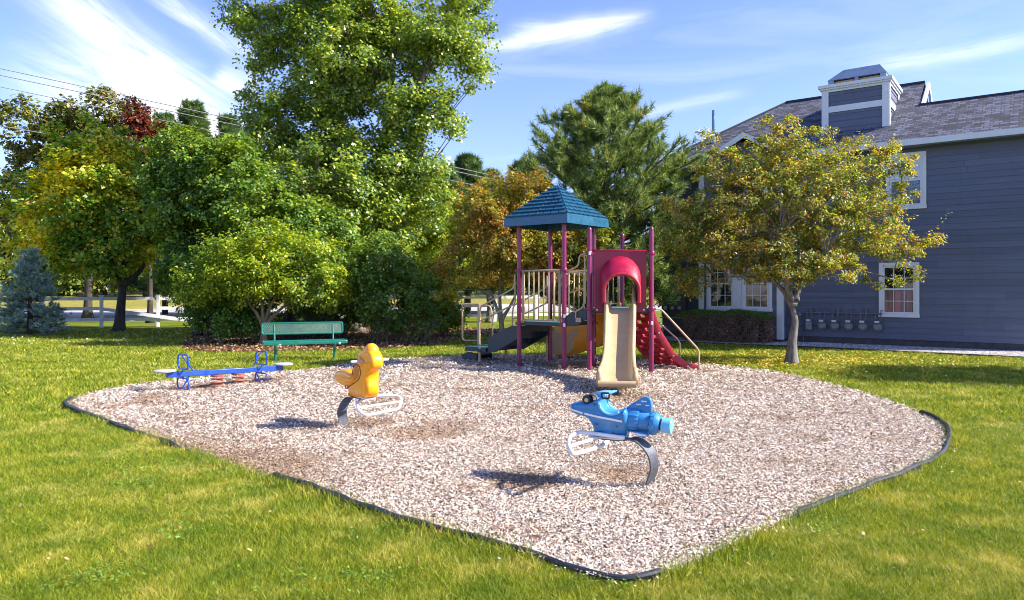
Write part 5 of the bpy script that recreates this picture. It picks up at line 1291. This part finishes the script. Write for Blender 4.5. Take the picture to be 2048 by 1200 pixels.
mb = MB(); rim = [hoodpt(k, nr_, .028) for k in range(ns + 1)]; rim = [Vector((rim[0].x, rim[0].y, 1.38))] + rim + [Vector((rim[-1].x, rim[-1].y, 1.38))]
mb.tube(rim, .036, 10); mb.build('hood_rim', M['red'], pan, smooth=True)
# slide ---------------------------------------------
slT = pn(uc, .03, 0); slB = Vector((1.60, 11.05, 0)); sd_ = (slB - slT); sLn = sd_.length; sd_ = sd_.normalized(); sw_ = Vector((-sd_.y, sd_.x, 0))
if sw_.x < 0: sw_ = -sw_
prof = [(0, 1.265), (.12, 1.26), (.30, 1.20), (.6, .98), (1.0, .72), (1.5, .47), (2.0, .31), (2.35, .27), (2.7, .255), (3.0, .24), (sLn - .03, .21)]
sp2 = smooth_path([Vector((s, 0, z)) for s, z in prof], 4)
def slide_mesh(path, frame, half, mb, railh, th=.035):
    """U-shaped chute; path: list of (centre, lateral) ; cross-section with rolled rails"""
    cs = [(-half - .055, -.03), (-half - .06, railh * .6), (-half - .045, railh), (-half - .015, railh + .022), (-half + .02, railh), (-half + .03, railh * .5), (-half + .045, .035), (-half + .09, .004), (0, 0),
          (half - .09, .004), (half - .045, .035), (half - .03, railh * .5), (half - .02, railh), (half + .015, railh + .022), (half + .045, railh), (half + .06, railh * .6), (half + .055, -.03), (half - .02, -.035), (0, -.035), (-half + .02, -.035)]
    b = len(mb.v); n = len(cs)
    for (c, lat, hs, ws) in path:
        for (x, z) in cs: mb.v.append(c + lat * (x * ws) + ZV * ((z if z < 0 else z * hs)))
    for i in range(len(path) - 1):
        for k in range(n): mb.f.append((b + i * n + k, b + i * n + (k + 1) % n, b + (i + 1) * n + (k + 1) % n, b + (i + 1) * n + k))
    mb.f.append(tuple(b + k for k in range(n))); mb.f.append(tuple(b + (len(path) - 1) * n + k for k in reversed(range(n))))
mb = MB(); pth = []
for p in sp2:
    f = p.x / sLn; hs = 1.0 if f > .1 else 1.0 + (1 - f / .1) * .9
    hs *= 1 - .12 * max(0, (f - .85) / .15); ws = 1 + .0 * f - .09 * (1 - abs(2 * f - 1)) + (.05 if f > .93 else 0)
    pth.append((slT + sd_ * p.x + ZV * p.z, sw_, hs, ws))
slide_mesh(pth, None, .25, mb, .18)
slo = mb.build('slide', M['tan'], ps, smooth=True, auto=False)
mb = MB(); e0 = slT + sd_ * (sLn - .02); mb.tube([e0 - sw_ * .29 + ZV * .19, e0 + sw_ * .29 + ZV * .19], .05, 12); mb.build('exit_lip', M['tan'], slo, smooth=True)
mb = MB(); mb.box(slT + sd_ * 2.7 + ZV * .09, (.3, .05, .24), math.atan2(sw_.y, sw_.x)); mb.build('support_leg', M['rail'], slo)
# red climber on the right ------------------------------
cpf = [(2.80, 1.20), (2.86, 1.00), (2.95, .76), (3.08, .52), (3.24, .30), (3.42, .14), (3.58, .07), (3.74, .05)]
seg = smooth_path([Vector((x, 0, z)) for x, z in cpf], 3); cl0 = Vector((0, 14.60, 0)); clv = Vector((-.43, .92, 0))      # far edge sits further left
brk = [0, 6, 12, len(seg) - 5, len(seg) - 1]; clw = clv.normalized()
def cpt(p, f): return Vector((p.x, 0, p.z)) + cl0 + clv * f
clo = None
for f in (0, 1):
    mb = MB(); bolts = MB()
    for i in range(4):
        a, b_2 = seg[brk[i]], seg[brk[i + 1]]; A, B = cpt(a, f), cpt(b_2, f); d = (B - A); L = d.length; d.normalize(); nz_ = Vector((-d.z, 0, d.x))
        mb.poly([(0, -.075), (L * .97, -.07), (L + .02, 0), (L * .97, .06), (0, .065), (-.03, 0)], A, d, .085, vd=nz_, round_=.012, seg=2)
        if i and not f: bolts.lathe([(0, .022), (.012, .02), (.016, .006)], A - Vector((0, .045, 0)), (0, -1, 0), 10)
    o = mb.build('climber_side', M['red'], ps, smooth=True); clo = clo or o
    if not f: bolts.build('hinge_bolts', M['bolt'], o, smooth=True)
nrow = 10
Ltot = [0]
for i in range(1, len(seg)): Ltot.append(Ltot[-1] + (seg[i] - seg[i - 1]).length)
def along(s):
    for i in range(1, len(seg)):
        if Ltot[i] >= s: t = (s - Ltot[i - 1]) / (Ltot[i] - Ltot[i - 1]); return seg[i - 1].lerp(seg[i], t), (seg[i] - seg[i - 1]).normalized()
    return seg[-1], (seg[-1] - seg[-2]).normalized()
m3 = MB(); colsn = 5; wL = clv.length
for r in range(nrow):
    s0 = Ltot[-1] * (.02 + .94 * r / nrow); c, d = along(s0)
    rot_ = Matrix((d, clw, d.cross(clw).normalized())).transposed()
    m3.box(cpt(c, .5), (.075, wL - .08, .04), rot_)
    if r == nrow - 1: continue
    c, d = along(s0 + Ltot[-1] * .47 / nrow); rot_ = Matrix((d, clw, d.cross(clw).normalized())).transposed(); up_ = d.cross(clw).normalized()
    if up_.z < 0: up_ = -up_
    for k in range(colsn + 1): m3.box(cpt(c, .04 + .92 * k / colsn), (.12, .05, .035), rot_)
    for k in range(colsn):
        if (k + r) % 2: continue
        mb = MB(); P_h = cpt(c, .04 + .92 * (k + .5) / colsn)
        mb.poly([(-.055, -.02), (.055, -.02), (.045, .06), (-.01, .085), (-.055, .06)], P_h, d, .13, vd=up_, round_=.014, seg=2)
        mb.poly([(-.045, -.02), (.045, -.02), (.03, .055), (-.03, .06)], P_h, d, .12, vd=-up_, round_=.012, seg=2)
        mb.build('climber_hold', M['red'], clo, smooth=True)
m3.build('climber_grid', M['red'], clo)
mb = MB(); mb.tube(round_path([V(pSR, 1.25) + Vector((.06, .02, 0)), Vector((2.93, 14.3, 1.25)), Vector((3.74, 14.52, .42)), Vector((3.75, 14.52, -.05))], .09), .02, 10); mb.build('climber_handrail', M['rail'], ps, smooth=True)
mb = MB(); mb.tube(round_path([V(pBK, 1.25) + Vector((.06, 0, 0)), Vector((2.95, 15.86, 1.15)), Vector((3.66, 15.82, .50)), Vector((3.67, 15.82, -.05))], .09), .018, 10); mb.build('climber_handrail', M['rail'], ps, smooth=True)
# yellow curved slide at the back ------------------------
path = smooth_path([Vector((2.05, 15.95, 1.15)), Vector((2.30, 16.45, .75)), Vector((2.10, 16.9, .38)), Vector((1.70, 17.05, .22)), Vector((1.30, 17.05, .15)), Vector((1.02, 17.05, .14))], 6)
mb = MB(); pth = []
for i, p in enumerate(path):
    d = (path[min(i + 1, len(path) - 1)] - path[max(i - 1, 0)]); d.z = 0; d.normalize(); pth.append((p, Vector((d.y, -d.x, 0)), 1.0 + 1.9 * min(1, i / 9), 1.15))
slide_mesh(pth, None, .26, mb, .19); yo = mb.build('curved_slide', M['yslide'], ps, smooth=True, auto=False)
mb = MB(); a = path[-1]; mb.poly([(-.12, -.08), (.30, -.08), (.42, .02), (.50, .22), (.55, .50), (.44, .50), (.30, .36), (.12, .42), (-.10, .46)], a + Vector((-.05, -.36, .08)), (1, .05, 0), .05, round_=.015, seg=2); mb.build('slide_flange', M['tan'], yo, smooth=True)

# ================================================================ SPRING RIDERS
def rayplane(px, py, o, ud):
    """point of the vertical plane (through o, along ud) seen at pixel -> (u, z)"""
    o = Vector(o); ud = Vector(ud).normalized(); n = Vector((ud.y, -ud.x, 0)); d = Vector(((px - CX) / F, 1, (HY - py) / F))
    t = n.dot(Vector((o.x, o.y, 0))) / n.dot(Vector((d.x, d.y, 0))); p = d * t
    return ((Vector((p.x, p.y, 0)) - Vector((o.x, o.y, 0))).dot(ud), H + p.z)
def prof(z0, sc, x0, y0, pts, o, ud): return [rayplane(x0 + x / sc, y0 + y / sc, o, ud) for x, y in pts]
def smooth2(pts, n=4): return [(p.x, p.z) for p in smooth_path([Vector((a, 0, b)) for a, b in pts], n, True)]
def strip(name, pts3, wdir, w, th, m_, parent):
    mb = MB(); pts3 = smooth_path(pts3, 6); wdir = Vector(wdir).normalized(); b = 0
    for i, p in enumerate(pts3):
        d = (pts3[min(i + 1, len(pts3) - 1)] - pts3[max(i - 1, 0)]).normalized(); nn_ = d.cross(wdir).normalized()
        for sx, sy in ((-1, -1), (1, -1), (1, 1), (-1, 1)): mb.v.append(p + wdir * (sx * w / 2) + nn_ * (sy * th / 2))
    for i in range(len(pts3) - 1):
        for k in range(4): mb.f.append((4 * i + k, 4 * i + (k + 1) % 4, 4 * i + 4 + (k + 1) % 4, 4 * i + 4 + k))
    mb.f += [(0, 1, 2, 3), tuple(4 * (len(pts3) - 1) + k for k in (3, 2, 1, 0))]
    return mb.build(name, m_, parent, smooth=True)
# duck ----------------------------------------------
db = gp(691, 855); dfw = Vector((.62, -.785, 0)); dlt = Vector((.785, .62, 0))
dk_o = thing('duck_spring_rider', 'yellow duck-shaped ride on a curved steel spring strip', 'spring rider', db)
dc = Vector((-1.86, 8.62, 0))                     # a point of the body's middle plane
def dz(pts): return prof(0, 5.39, 480, 680, pts, dc, dfw)
side = dz([(1228, 602), (1232, 560), (1218, 520), (1225, 480), (1262, 420), (1285, 350),
           (1300, 320), (1330, 300), (1345, 270), (1330, 235), (1322, 180), (1335, 130), (1370, 98), (1410, 92), (1450, 115), (1475, 160), (1490, 220), (1485, 290), (1460, 320), (1440, 345), (1430, 420), (1425, 602)])
mb = MB(); mb.poly(smooth2(side, 3), V(dc, 0), dfw, .165, round_=.045, seg=4); body = mb.build('body', M['duck'], dk_o, smooth=True, auto=False)
# broad breast and bill
u_, z_ = dz([(1440, 340)])[0]
mb = MB(); c_h = V(dc, 0) + dfw * (u_ - .03)
mb.poly(smooth2(dz([(1425, 602), (1425, 420), (1430, 345), (1400, 345), (1395, 470), (1390, 602)]), 2), V(dc, 0), dfw, .18, round_=.03, seg=3)
zc_h = dz([(1440, 235)])[0][1]; uh = dz([(1440, 235)])[0][0]
def blob(mb, c, r, n=14, m_=10):
    b = len(mb.v)
    for i in range(m_ + 1):
        ph = math.pi * i / m_
        for k in range(n): t = 2 * math.pi * k / n; mb.v.append(c + dfw * (r[0] * math.sin(ph) * math.cos(t)) + dlt * (r[1] * math.sin(ph) * math.sin(t)) + ZV * (r[2] * math.cos(ph)))
    for i in range(m_):
        for k in range(n): mb.f.append((b + i * n + k, b + i * n + (k + 1) % n, b + (i + 1) * n + (k + 1) % n, b + (i + 1) * n + k))
blob(mb, V(dc, zc_h) + dfw * (uh - .01), (.080, .098, .10)); blob(mb, V(dc, zc_h + .11) + dfw * (uh - .05), (.09, .088, .10))
mb.build('breast_and_head', M['duck'], body, smooth=True, auto=False)
mb = MB(); blob(mb, V(dc, dz([(1370, 225)])[0][1]) + dfw * dz([(1370, 225)])[0][0] - dlt * .08, (.05, .035, .06)); mb.build('handle_boss', M['duck'], body, smooth=True)
tl_ = smooth2(dz([(1290, 455), (1250, 480), (1215, 492), (1180, 490), (1130, 462), (1098, 415), (1092, 362), (1120, 325), (1180, 315), (1235, 328), (1275, 355), (1300, 390)]), 3)
mb = MB(); mb.poly(tl_, V(dc, 0), dfw, .23, round_=.055, seg=4); mb.build('tail', M['duck'], body, smooth=True, auto=False)
mb = MB(); mb.poly(smooth2(dz([(1300, 400), (1240, 470), (1190, 495), (1215, 530), (1300, 520), (1340, 450)]), 2), V(dc, 0), dfw, .14, round_=.03, seg=3); mb.build('saddle', M['duck'], body, smooth=True, auto=False)
# recessed dark scuffed saddle patch on the near side
mb = MB(); pt_ = smooth2(dz([(1300, 265), (1345, 262), (1365, 310), (1368, 370), (1340, 430), (1290, 465), (1240, 500), (1215, 520), (1207, 490), (1250, 440), (1275, 400), (1285, 330)]), 3)
ring = [V(dc, 0) + dfw * u + ZV * z - dlt * .084 for u, z in pt_]; mb.tube(ring, .006, 6, closed=True); mb.build('saddle_seam', M['stain'], body, smooth=True)
mb = MB(); pt2 = smooth2(dz([(1305, 275), (1335, 270), (1350, 310), (1352, 370), (1330, 415), (1285, 440), (1275, 405), (1290, 340)]), 3)
mb.poly(pt2, V(dc, 0) - dlt * .0820, dfw, .004); 
stn = bpy.data.materials.new('worn_duck_plastic'); stn.use_nodes = True; gg = G(stn.node_tree); b = stn.node_tree.nodes['Principled BSDF']; b.inputs['Roughness'].default_value = .6
gg.link(gg.mix(gg.rng(gg.noise(gg.n('ShaderNodeTexCoord').outputs['Object'], 70, 5, .8), .45, .62), (.80, .26, .004, 1), (.13, .035, .008, 1)), b.inputs['Base Color'])
mb.build('worn_patch', stn, body)
zh = dz([(1395, 222)])[0][1]; ch_ = V(dc, zh) + dfw * dz([(1400, 222)])[0][0]
mb = MB(); mb.cyl(ch_ - dlt * .235, ch_ + dlt * .235, .016, 14); mb.build('handlebar', M['grip'], dk_o, smooth=True)
zb = dz([(1330, 605)])[0][1]; um = dz([(1330, 605)])[0][0]
bz_ = V(dc, zb - .003)
mb = MB(); mb.box(V(dc, zb - .008) + dfw * um, (.36, .12, .012), math.atan2(dfw.y, dfw.x)); mb.build('mounting_plate', M['white'], dk_o)
mb = MB()
for du in (-.13, .13):
    for dl in (-.09, .09): mb.lathe([(0, .011), (.009, .010), (.012, .004)], bz_ + dfw * (um + du) + dlt * dl * .45, ZV, 8)
mb.build('mounting_bolts', M['bolt'], dk_o, smooth=True)
bz = V(dc, zb - .018)
strip('spring_strip', [V(db, -.05), db + Vector((-.035, .02, .10)), up(684, 822, 8.62), up(692, 803, 8.66), up(704, 793.5, 8.66), bz + dfw * (um + .10)], Vector((.86, .50, 0)), .115, .012, M['spring'], dk_o)
fr = [up(745, 792, 8.75), up(797, 791, 8.80), up(804, 801, 8.66), up(797, 818, 8.45), up(730, 831, 8.15), up(716, 820, 8.2), up(714, 806, 8.35), up(724, 796, 8.5)]
mb = MB(); mb.tube(round_path(fr, .06, 4, closed=True), .0165, 10, closed=True); mb.tube([up(717, 815, 8.24), up(803, 803, 8.62)], .0125, 8); mb.tube([up(724, 796, 8.5), bz + dfw * (um + .1)], .016, 8)
mb.build('footrest', M['white'], dk_o, smooth=True)
# aeroplane --------------------------------------------
ab = gp(1300, 973); afw = Vector((-.90, .42, 0)).normalized(); alt_ = Vector((.42, .90, 0)).normalized(); ac = Vector((1.12, 5.98, 0))
at = -afw
pl_o = thing('plane_spring_rider', 'sky blue space-plane ride on a curved steel spring strip', 'spring rider', ab)
def az_(pts): return prof(0, 4.614, 1100, 740, pts, ac, at)
fus = az_([(204, 330), (215, 305), (250, 296), (330, 292), (400, 285), (450, 262), (470, 240), (490, 255), (492, 290), (505, 330), (535, 365), (590, 385), (650, 382), (690, 362), (722, 350), (742, 385), (748, 450),
           (745, 520), (730, 556), (715, 600), (700, 620), (440, 578), (425, 520), (400, 465), (370, 425), (280, 400), (222, 380), (206, 360)])
def tapered(pts, o, ud, thick, wfun, round_):
    mb = MB(); mb.poly(pts, V(o, 0), ud, thick, round_=round_, seg=4)
    wd = Vector(ud).cross(ZV).normalized()
    for i, v in enumerate(mb.v):
        r = v - V(o, 0); w = r.dot(wd); u = r.dot(Vector(ud).normalized()); mb.v[i] = v - wd * w * (1 - wfun(u, v.z))
    return mb
u_nose = az_([(204, 345)])[0][0]; u_m = az_([(480, 345)])[0][0]; z_mid = az_([(500, 440)])[0][1]
def wf(u, z):
    k = min(1, .45 + .55 * max(0, (u - u_nose) / (u_m - u_nose)) ** .7)
    if z < z_mid: k *= max(.55, 1 - (z_mid - z) * 3.2)
    return k
mb = tapered(smooth2(fus, 3), ac, at, .26, wf, .04); abody = mb.build('fuselage', M['blue'], pl_o, smooth=True, auto=False)
# seat rims
for s_ in (-1, 1):
    mb = MB(); pr = az_([(492, 290), (505, 335), (540, 372), (590, 392), (640, 388), (670, 372)]); mb.tube(smooth_path([V(ac, z) + at * u + alt_ * (s_ * .112) for u, z in pr], 4), .012, 8)
    mb.build('seat_rim', M['lblue'], abody, smooth=True)
# tail fin
fin = az_([(700, 365), (740, 320), (800, 285), (850, 255), (885, 243), (920, 252), (938, 275), (945, 330), (940, 375), (905, 400), (820, 385), (740, 375)])
mb = MB(); mb.poly(smooth2(fin, 2), V(ac, 0), at, .045, round_=.015, seg=3); fo_ = mb.build('tail_fin', M['blue'], abody, smooth=True)
mb = MB()
for x, y, w in ((845, 285, 55), (800, 313, 50), (885, 322, 40)):
    p = az_([(x, y - 6), (x + w, y - 2), (x + w * .9, y + 8), (x + 6, y + 6)]); mb.poly(p, V(ac, 0) - alt_ * .0225, at, .003)
mb.build('fin_stickers', M['wstripe'], fo_)
# engines
zc_ = az_([(820, 450)])[0][1]; u0 = az_([(705, 450)])[0][0]; scl = az_([(1095, 485)])[0][0] - az_([(705, 450)])[0][0]
def eng(x): return az_([(x, 465)])[0][0]
tilt = (at + ZV * -.10).normalized(); eo_ = V(ac, az_([(705, 445)])[0][1]) + at * (eng(705))
mb = MB()
for bx_, by_ in ((470, 480), (650, 500), (610, 560), (470, 560), (650, 590), (450, 300)):
    u_b, z_b = az_([(bx_, by_)])[0]; wv_ = .130 * wf(u_b, z_b); mb.lathe([(-.002, .009), (.003, .008), (.005, .003)], V(ac, z_b) + at * u_b - alt_ * wv_, -alt_, 8)
mb.build('body_bolts', M['dgrey'], abody, smooth=True)
mb = MB(); n = 40; b = 0; prof_ = [(0, .05), (.0, .098), (.012, .104), (.105, .104), (.117, .098), (.117, .05)]
axu = tilt.orthogonal().normalized(); axw = tilt.cross(axu)
for d, r in prof_:
    for k in range(n):
        rr2 = r * (1 - (.055 if k % 2 and r > .06 else 0)); t = 2 * math.pi * k / n; mb.v.append(eo_ + tilt * d + (axu * math.cos(t) + axw * math.sin(t)) * rr2)
for i in range(len(prof_) - 1):
    for k in range(n): mb.f.append((i * n + k, i * n + (k + 1) % n, (i + 1) * n + (k + 1) % n, (i + 1) * n + k))
mb.build('ribbed_engine_drum', M['blue'], abody, smooth=True)
mb = MB(); mb.lathe([(.115, .05), (.115, .088), (.205, .085), (.215, .078), (.215, .095), (.235, .096), (.262, .085), (.285, .07), (.29, .045), (.31, .043)], eo_, tilt, 28); mb.build('engine_nozzle', M['blue'], abody, smooth=True)
mb = MB()
for k in range(12):
    t = 2 * math.pi * k / 12; c = eo_ + tilt * .228 + (axu * math.cos(t) + axw * math.sin(t)) * .088; mb.box(c, (.04, .018, .018), Matrix((tilt, (-axu * math.sin(t) + axw * math.cos(t)), (axu * math.cos(t) + axw * math.sin(t)))).transposed())
mb.build('nozzle_teeth', M['blue'], abody)
mb = MB(); mb.lathe([(.30, .03), (.30, .055), (.305, .062), (.375, .064), (.383, .058), (.384, .02)], eo_, tilt, 28); mb.build('engine_cap', M['lblue'], abody, smooth=True)
mb = MB(); mb.cyl(eo_ + tilt * .288, eo_ + tilt * .303, .048, 20); mb.build('gap_ring', M['black'], abody, smooth=True)
# white stripe on both sides
for s_ in (-1, 1):
    mb = MB()
    for (xa, ya, xb, yb) in ((208, 348, 338, 382), (356, 384, 705, 452)):
        pa2 = [(xa + (xb - xa) * k / 8, ya + (yb - ya) * k / 8) for k in range(9)]
        for k in range(8):
            q = az_([(pa2[k][0], pa2[k][1] - 9), (pa2[k + 1][0], pa2[k + 1][1] - 9), (pa2[k + 1][0], pa2[k + 1][1] + 9), (pa2[k][0], pa2[k][1] + 9)])
            vs = [V(ac, z) + at * u + alt_ * (s_ * (.130 * wf(u, 9) + .0025)) for u, z in q]; mb.add(vs, [(0, 1, 2, 3)])
    mb.build('side_stripe', M['wstripe'], abody)
# lower wing tip under the engine
mb = MB(); mb.poly(az_([(770, 545), (905, 560), (935, 575), (925, 600), (890, 612), (850, 600)]), V(ac, 0) - alt_ * .07, at, .05, round_=.01, seg=2); wo_ = mb.build('lower_fin', M['blue'], abody, smooth=True)
mb = MB(); q = az_([(795, 556), (915, 580), (920, 594), (850, 590)]); mb.poly(q, V(ac, 0) - alt_ * .0965, at, .003); mb.build('fin_sticker', M['wstripe'], wo_)
# front wheel with mudguard, handle grips
wc = az_([(372, 262)])[0]; wcen = V(ac, wc[1]) + at * wc[0]
mb = MB(); mb.lathe([(-.03, .02), (-.03, .034), (-.022, .042), (.022, .042), (.03, .034), (.03, .02)], wcen - alt_ * .07, alt_, 20); wo2 = mb.build('dummy_wheel', M['black'], abody, smooth=True)
mb = MB(); mb.lathe([(-.034, .018), (-.031, .014)], wcen - alt_ * .07, alt_, 14); mb.build('hub', M['bolt'], wo2, smooth=True)
mb = MB(); m_o = az_([(415, 265)])[0]; mc = V(ac, m_o[1]) + at * m_o[0]; b = 0; nA = 10
for k in range(nA + 1):
    t = math.pi * (1.05 - 1.0 * k / nA)
    for rr3 in (.052, .064):
        for s_ in (-.10, .10): mb.v.append(mc + (at * math.cos(t) + ZV * math.sin(t)) * rr3 + alt_ * s_ + ZV * -.01)
for k in range(nA):
    q = 4 * k; mb.f += [(q, q + 1, q + 5, q + 4), (q + 2, q + 6, q + 7, q + 3), (q, q + 4, q + 6, q + 2), (q + 1, q + 3, q + 7, q + 5)]
mb.f += [(0, 2, 3, 1), (4 * nA, 4 * nA + 1, 4 * nA + 3, 4 * nA + 2)]
mb.build('mudguard', M['dgrey'], abody, smooth=True, bevel=.004)
mb = MB(); mb.poly(smooth2(az_([(430, 225), (450, 197), (520, 192), (580, 200), (560, 222), (520, 235), (490, 262), (465, 262), (455, 240)]), 2), V(ac, 0), at, .10, round_=.012, seg=3); mb.build('handle_head', M['lblue'], abody, smooth=True)
hc = az_([(555, 212)])[0]; hcen = V(ac, hc[1]) + at * hc[0]
mb = MB(); mb.cyl(hcen - alt_ * .16, hcen + alt_ * .16, .011, 12); hb = mb.build('handlebar', M['lblue'], abody, smooth=True)
for s_ in (-1, 1):
    mb = MB(); c = hcen + alt_ * (s_ * .13) + ZV * (-.005); mb.tube(round_path([c + at * -.035 + ZV * .02, c + at * .035 + ZV * .022, c + at * .03 - ZV * .025, c - at * .03 - ZV * .022], .014, 3, closed=True), .008, 8, closed=True); mb.build('grip', M['black'], hb, smooth=True)
# strip and footrest
ztop = az_([(690, 628)])[0][1]
sc_a = lambda x, y, Y: up(1100 + x / 4.614, 740 + y / 4.614, Y)
top = V(ac, ztop - .012) + at * az_([(690, 628)])[0][0]
strip('spring_strip', [V(ab, -.05), sc_a(925, 1030, 6.0), sc_a(962, 900, 5.93), sc_a(935, 770, 5.9), sc_a(850, 670, 5.92), sc_a(760, 630, 5.96), top, top + afw * .22], Vector((.66, .75, 0)), .125, .012, M['spring'], pl_o)
fr = [sc_a(690, 625, 5.95), sc_a(440, 590, 6.05), sc_a(260, 572, 6.12), sc_a(185, 610, 5.95), sc_a(168, 690, 5.75), sc_a(205, 778, 5.55), sc_a(340, 745, 5.75), sc_a(480, 700, 6.15), sc_a(540, 640, 6.3), sc_a(535, 612, 6.3)]
mb = MB(); mb.tube(round_path(fr, .05, 4), .0165, 10); mb.tube([sc_a(180, 702, 5.72), sc_a(370, 645, 5.95), sc_a(500, 610, 6.2)], .0125, 8); mb.build('footrest', M['white'], pl_o, smooth=True)
mb = MB(); mb.box(V(ac, ztop - .002) + at * az_([(560, 600)])[0][0], (.36, .14, .010), math.atan2(at.y, at.x)); mb.build('mounting_plate', M['white'], pl_o)

# ================================================================ SEESAW
sA, sB = Vector((-5.46, 11.45, .285)), Vector((-4.10, 12.95, .235)); sD = (sB - sA).normalized(); sP = Vector((sD.y, -sD.x, 0)).normalized(); sm = (sA + sB) / 2
see = thing('spring_seesaw', 'royal blue seesaw beam on two rusty coil springs with white seats', 'seesaw', (sm.x, sm.y, 0))
rotS = Matrix((sD, -sP, sD.cross(-sP))).transposed()
mb = MB(); mb.box(sm, ((sB - sA).length, .075, .085), rotS); mb.build('beam', M['beam'], see, bevel=.008)
for s_, e_ in ((-1, sA), (1, sB)):
    c = e_ + sD * (s_ * .02) + ZV * .065; mb = MB(); mb.lathe([(-.018, .12), (-.012, .16), (.006, .165), (.016, .15), (.012, .09), (.010, .02)], c, ZV, 26); mb.build('seat', M['seatw'], see, smooth=True)
for k, f in enumerate((-.105, .105)):
    c = sm + sD * f * 1.75; pts = []; nt2 = 3.3; N_ = 90
    for i in range(N_ + 1):
        a = 2 * math.pi * nt2 * i / N_; z = .0 + (c.z - .05) * i / N_; pts.append(Vector((c.x + .09 * math.cos(a), c.y + .09 * math.sin(a), z - .02)))
    mb = MB(); mb.tube(pts, .0135, 7); mb.build('coil_spring', M['coil'], see, smooth=True)
    mb = MB(); mb.lathe([(-.075, .10), (-.05, .105), (-.045, .03)], c, ZV, 18); mb.build('spring_clamp', M['coil'], see, smooth=True)
L2 = (sB - sA).length
for s_, f in ((-1, -.74), (1, .60)):
    c = sm + sD * (f * L2 / 2)
    # upper hand loop and lower foot loop stand across the beam
    def loop(z0, z1, w, sh): 
        a = c + sP * (-w / 2 + sh); b = c + sP * (w / 2 + sh)
        return round_path([V(a, c.z + z0), V(b + sP * .0, c.z + z0 * 1.05), V(b + sP * .015, c.z + (z0 + z1) / 2), V(b, c.z + z1), V(a, c.z + z1 * .97), V(a - sP * .02, c.z + (z0 + z1) / 2)], .05, 4, closed=True)
    mb = MB(); mb.tube(loop(.08, .31, .34, 0), .0135, 9, closed=True); mb.tube([V(c, c.z + .03), V(c, c.z + .09)], .013, 8); mb.tube([V(c - sP * .03, c.z + .285), V(c - sD * (s_ * .16), c.z + .04)], .0125, 8); mb.build('hand_loop', M['beam'], see, smooth=True)
    mb = MB(); mb.tube(loop(-.07, -.24, .38, 0), .0135, 9, closed=True); mb.tube([V(c, c.z - .03), V(c, c.z - .08)], .013, 8); mb.tube([V(c - sP * .03, c.z - .24), V(c - sD * (s_ * .10), c.z - .04)], .0125, 8); mb.build('foot_loop', M['beam'], see, smooth=True)

# ================================================================ BENCH
bD = Vector((.925, .38, 0)).normalized(); bN = Vector((.38, -.925, 0)).normalized(); bc = Vector((-4.78, 16.75, 0))
be = thing('park_bench', 'green perforated steel bench on the lawn before the shrubs', 'bench', bc)
def bp(u, n, z): return bc + bD * u + bN * n + ZV * z
def slab(mb, name, par, w, dpt, org, vv, solid=False):
    """frame with expanded-metal mesh; org(u,v)->point"""
def frame_mesh(name, half, v0, v1, pf, par, th=.03):
    mb = MB(); ring = round_path([pf(-half, v0), pf(half, v0), pf(half, v1), pf(-half, v1)], .05, 4, closed=True); mb.tube(ring, .020, 8, closed=True); o = mb.build(name, M['bench'], par, smooth=True)
    mb = MB(); stp = .042; h = v1 - v0; n = int(2 * half / stp)
    for k in range(-int(h / stp * .6) - 1, n + 2):
        for s_ in (1, -1):
            u0_ = -half + k * stp; u1_ = u0_ + h * .55 * 1; a, b_3 = (u0_, u1_) if s_ > 0 else (u1_, u0_)
            t0, t1 = 0.0, 1.0
            if min(a, b_3) < -half or max(a, b_3) > half: 
                # clip to the frame
                def T(x): return (x - a) / (b_3 - a)
                ts = sorted((T(-half), T(half))); t0, t1 = max(0, ts[0]), min(1, ts[1])
                if t1 <= t0: continue
            mb.tube([pf(a + (b_3 - a) * t0, v0 + h * t0), pf(a + (b_3 - a) * t1, v0 + h * t1)], .0062, 4, caps=False)
    mb.build('steel_mesh', M['bench'], o, auto=False)
    return o
bk = frame_mesh('backrest', .91, .60, .845, lambda u, v: bp(u - .02, -.21 - (v - .6) * .25, v), be)
sea = frame_mesh('seat', .93, -.10, .22, lambda u, v: bp(u, v, .425 + .02 * math.cos(v * 6)), be)
mb = MB()
for n_2 in (-.11, .23): mb.box(bp(0, n_2, .405), (1.86, .02, .065), math.atan2(bD.y, bD.x))
mb.build('seat_edge', M['bench'], sea, bevel=.008)
for u in (-.66, .66):
    mb = MB(); mb.cyl(bp(u, .05, -.05), bp(u, .05, .39), .032, 14); lg = mb.build('leg', M['bench'], be, smooth=True)
    mb = MB(); mb.lathe([(0, .030), (.02, .030), (.026, .02)], bp(u + .08, .245, .375), bN, 12); mb.build('end_cap', M['bolt'], lg, smooth=True)
    mb = MB(); mb.tube([bp(u, .24, .375), bp(u, -.12, .375)], .024, 10); mb.tube(round_path([bp(u, -.05, .375), bp(u, -.15, .40), bp(u, -.26, .80)], .08), .020, 10); mb.build('bracket_arm', M['bench'], be, smooth=True)
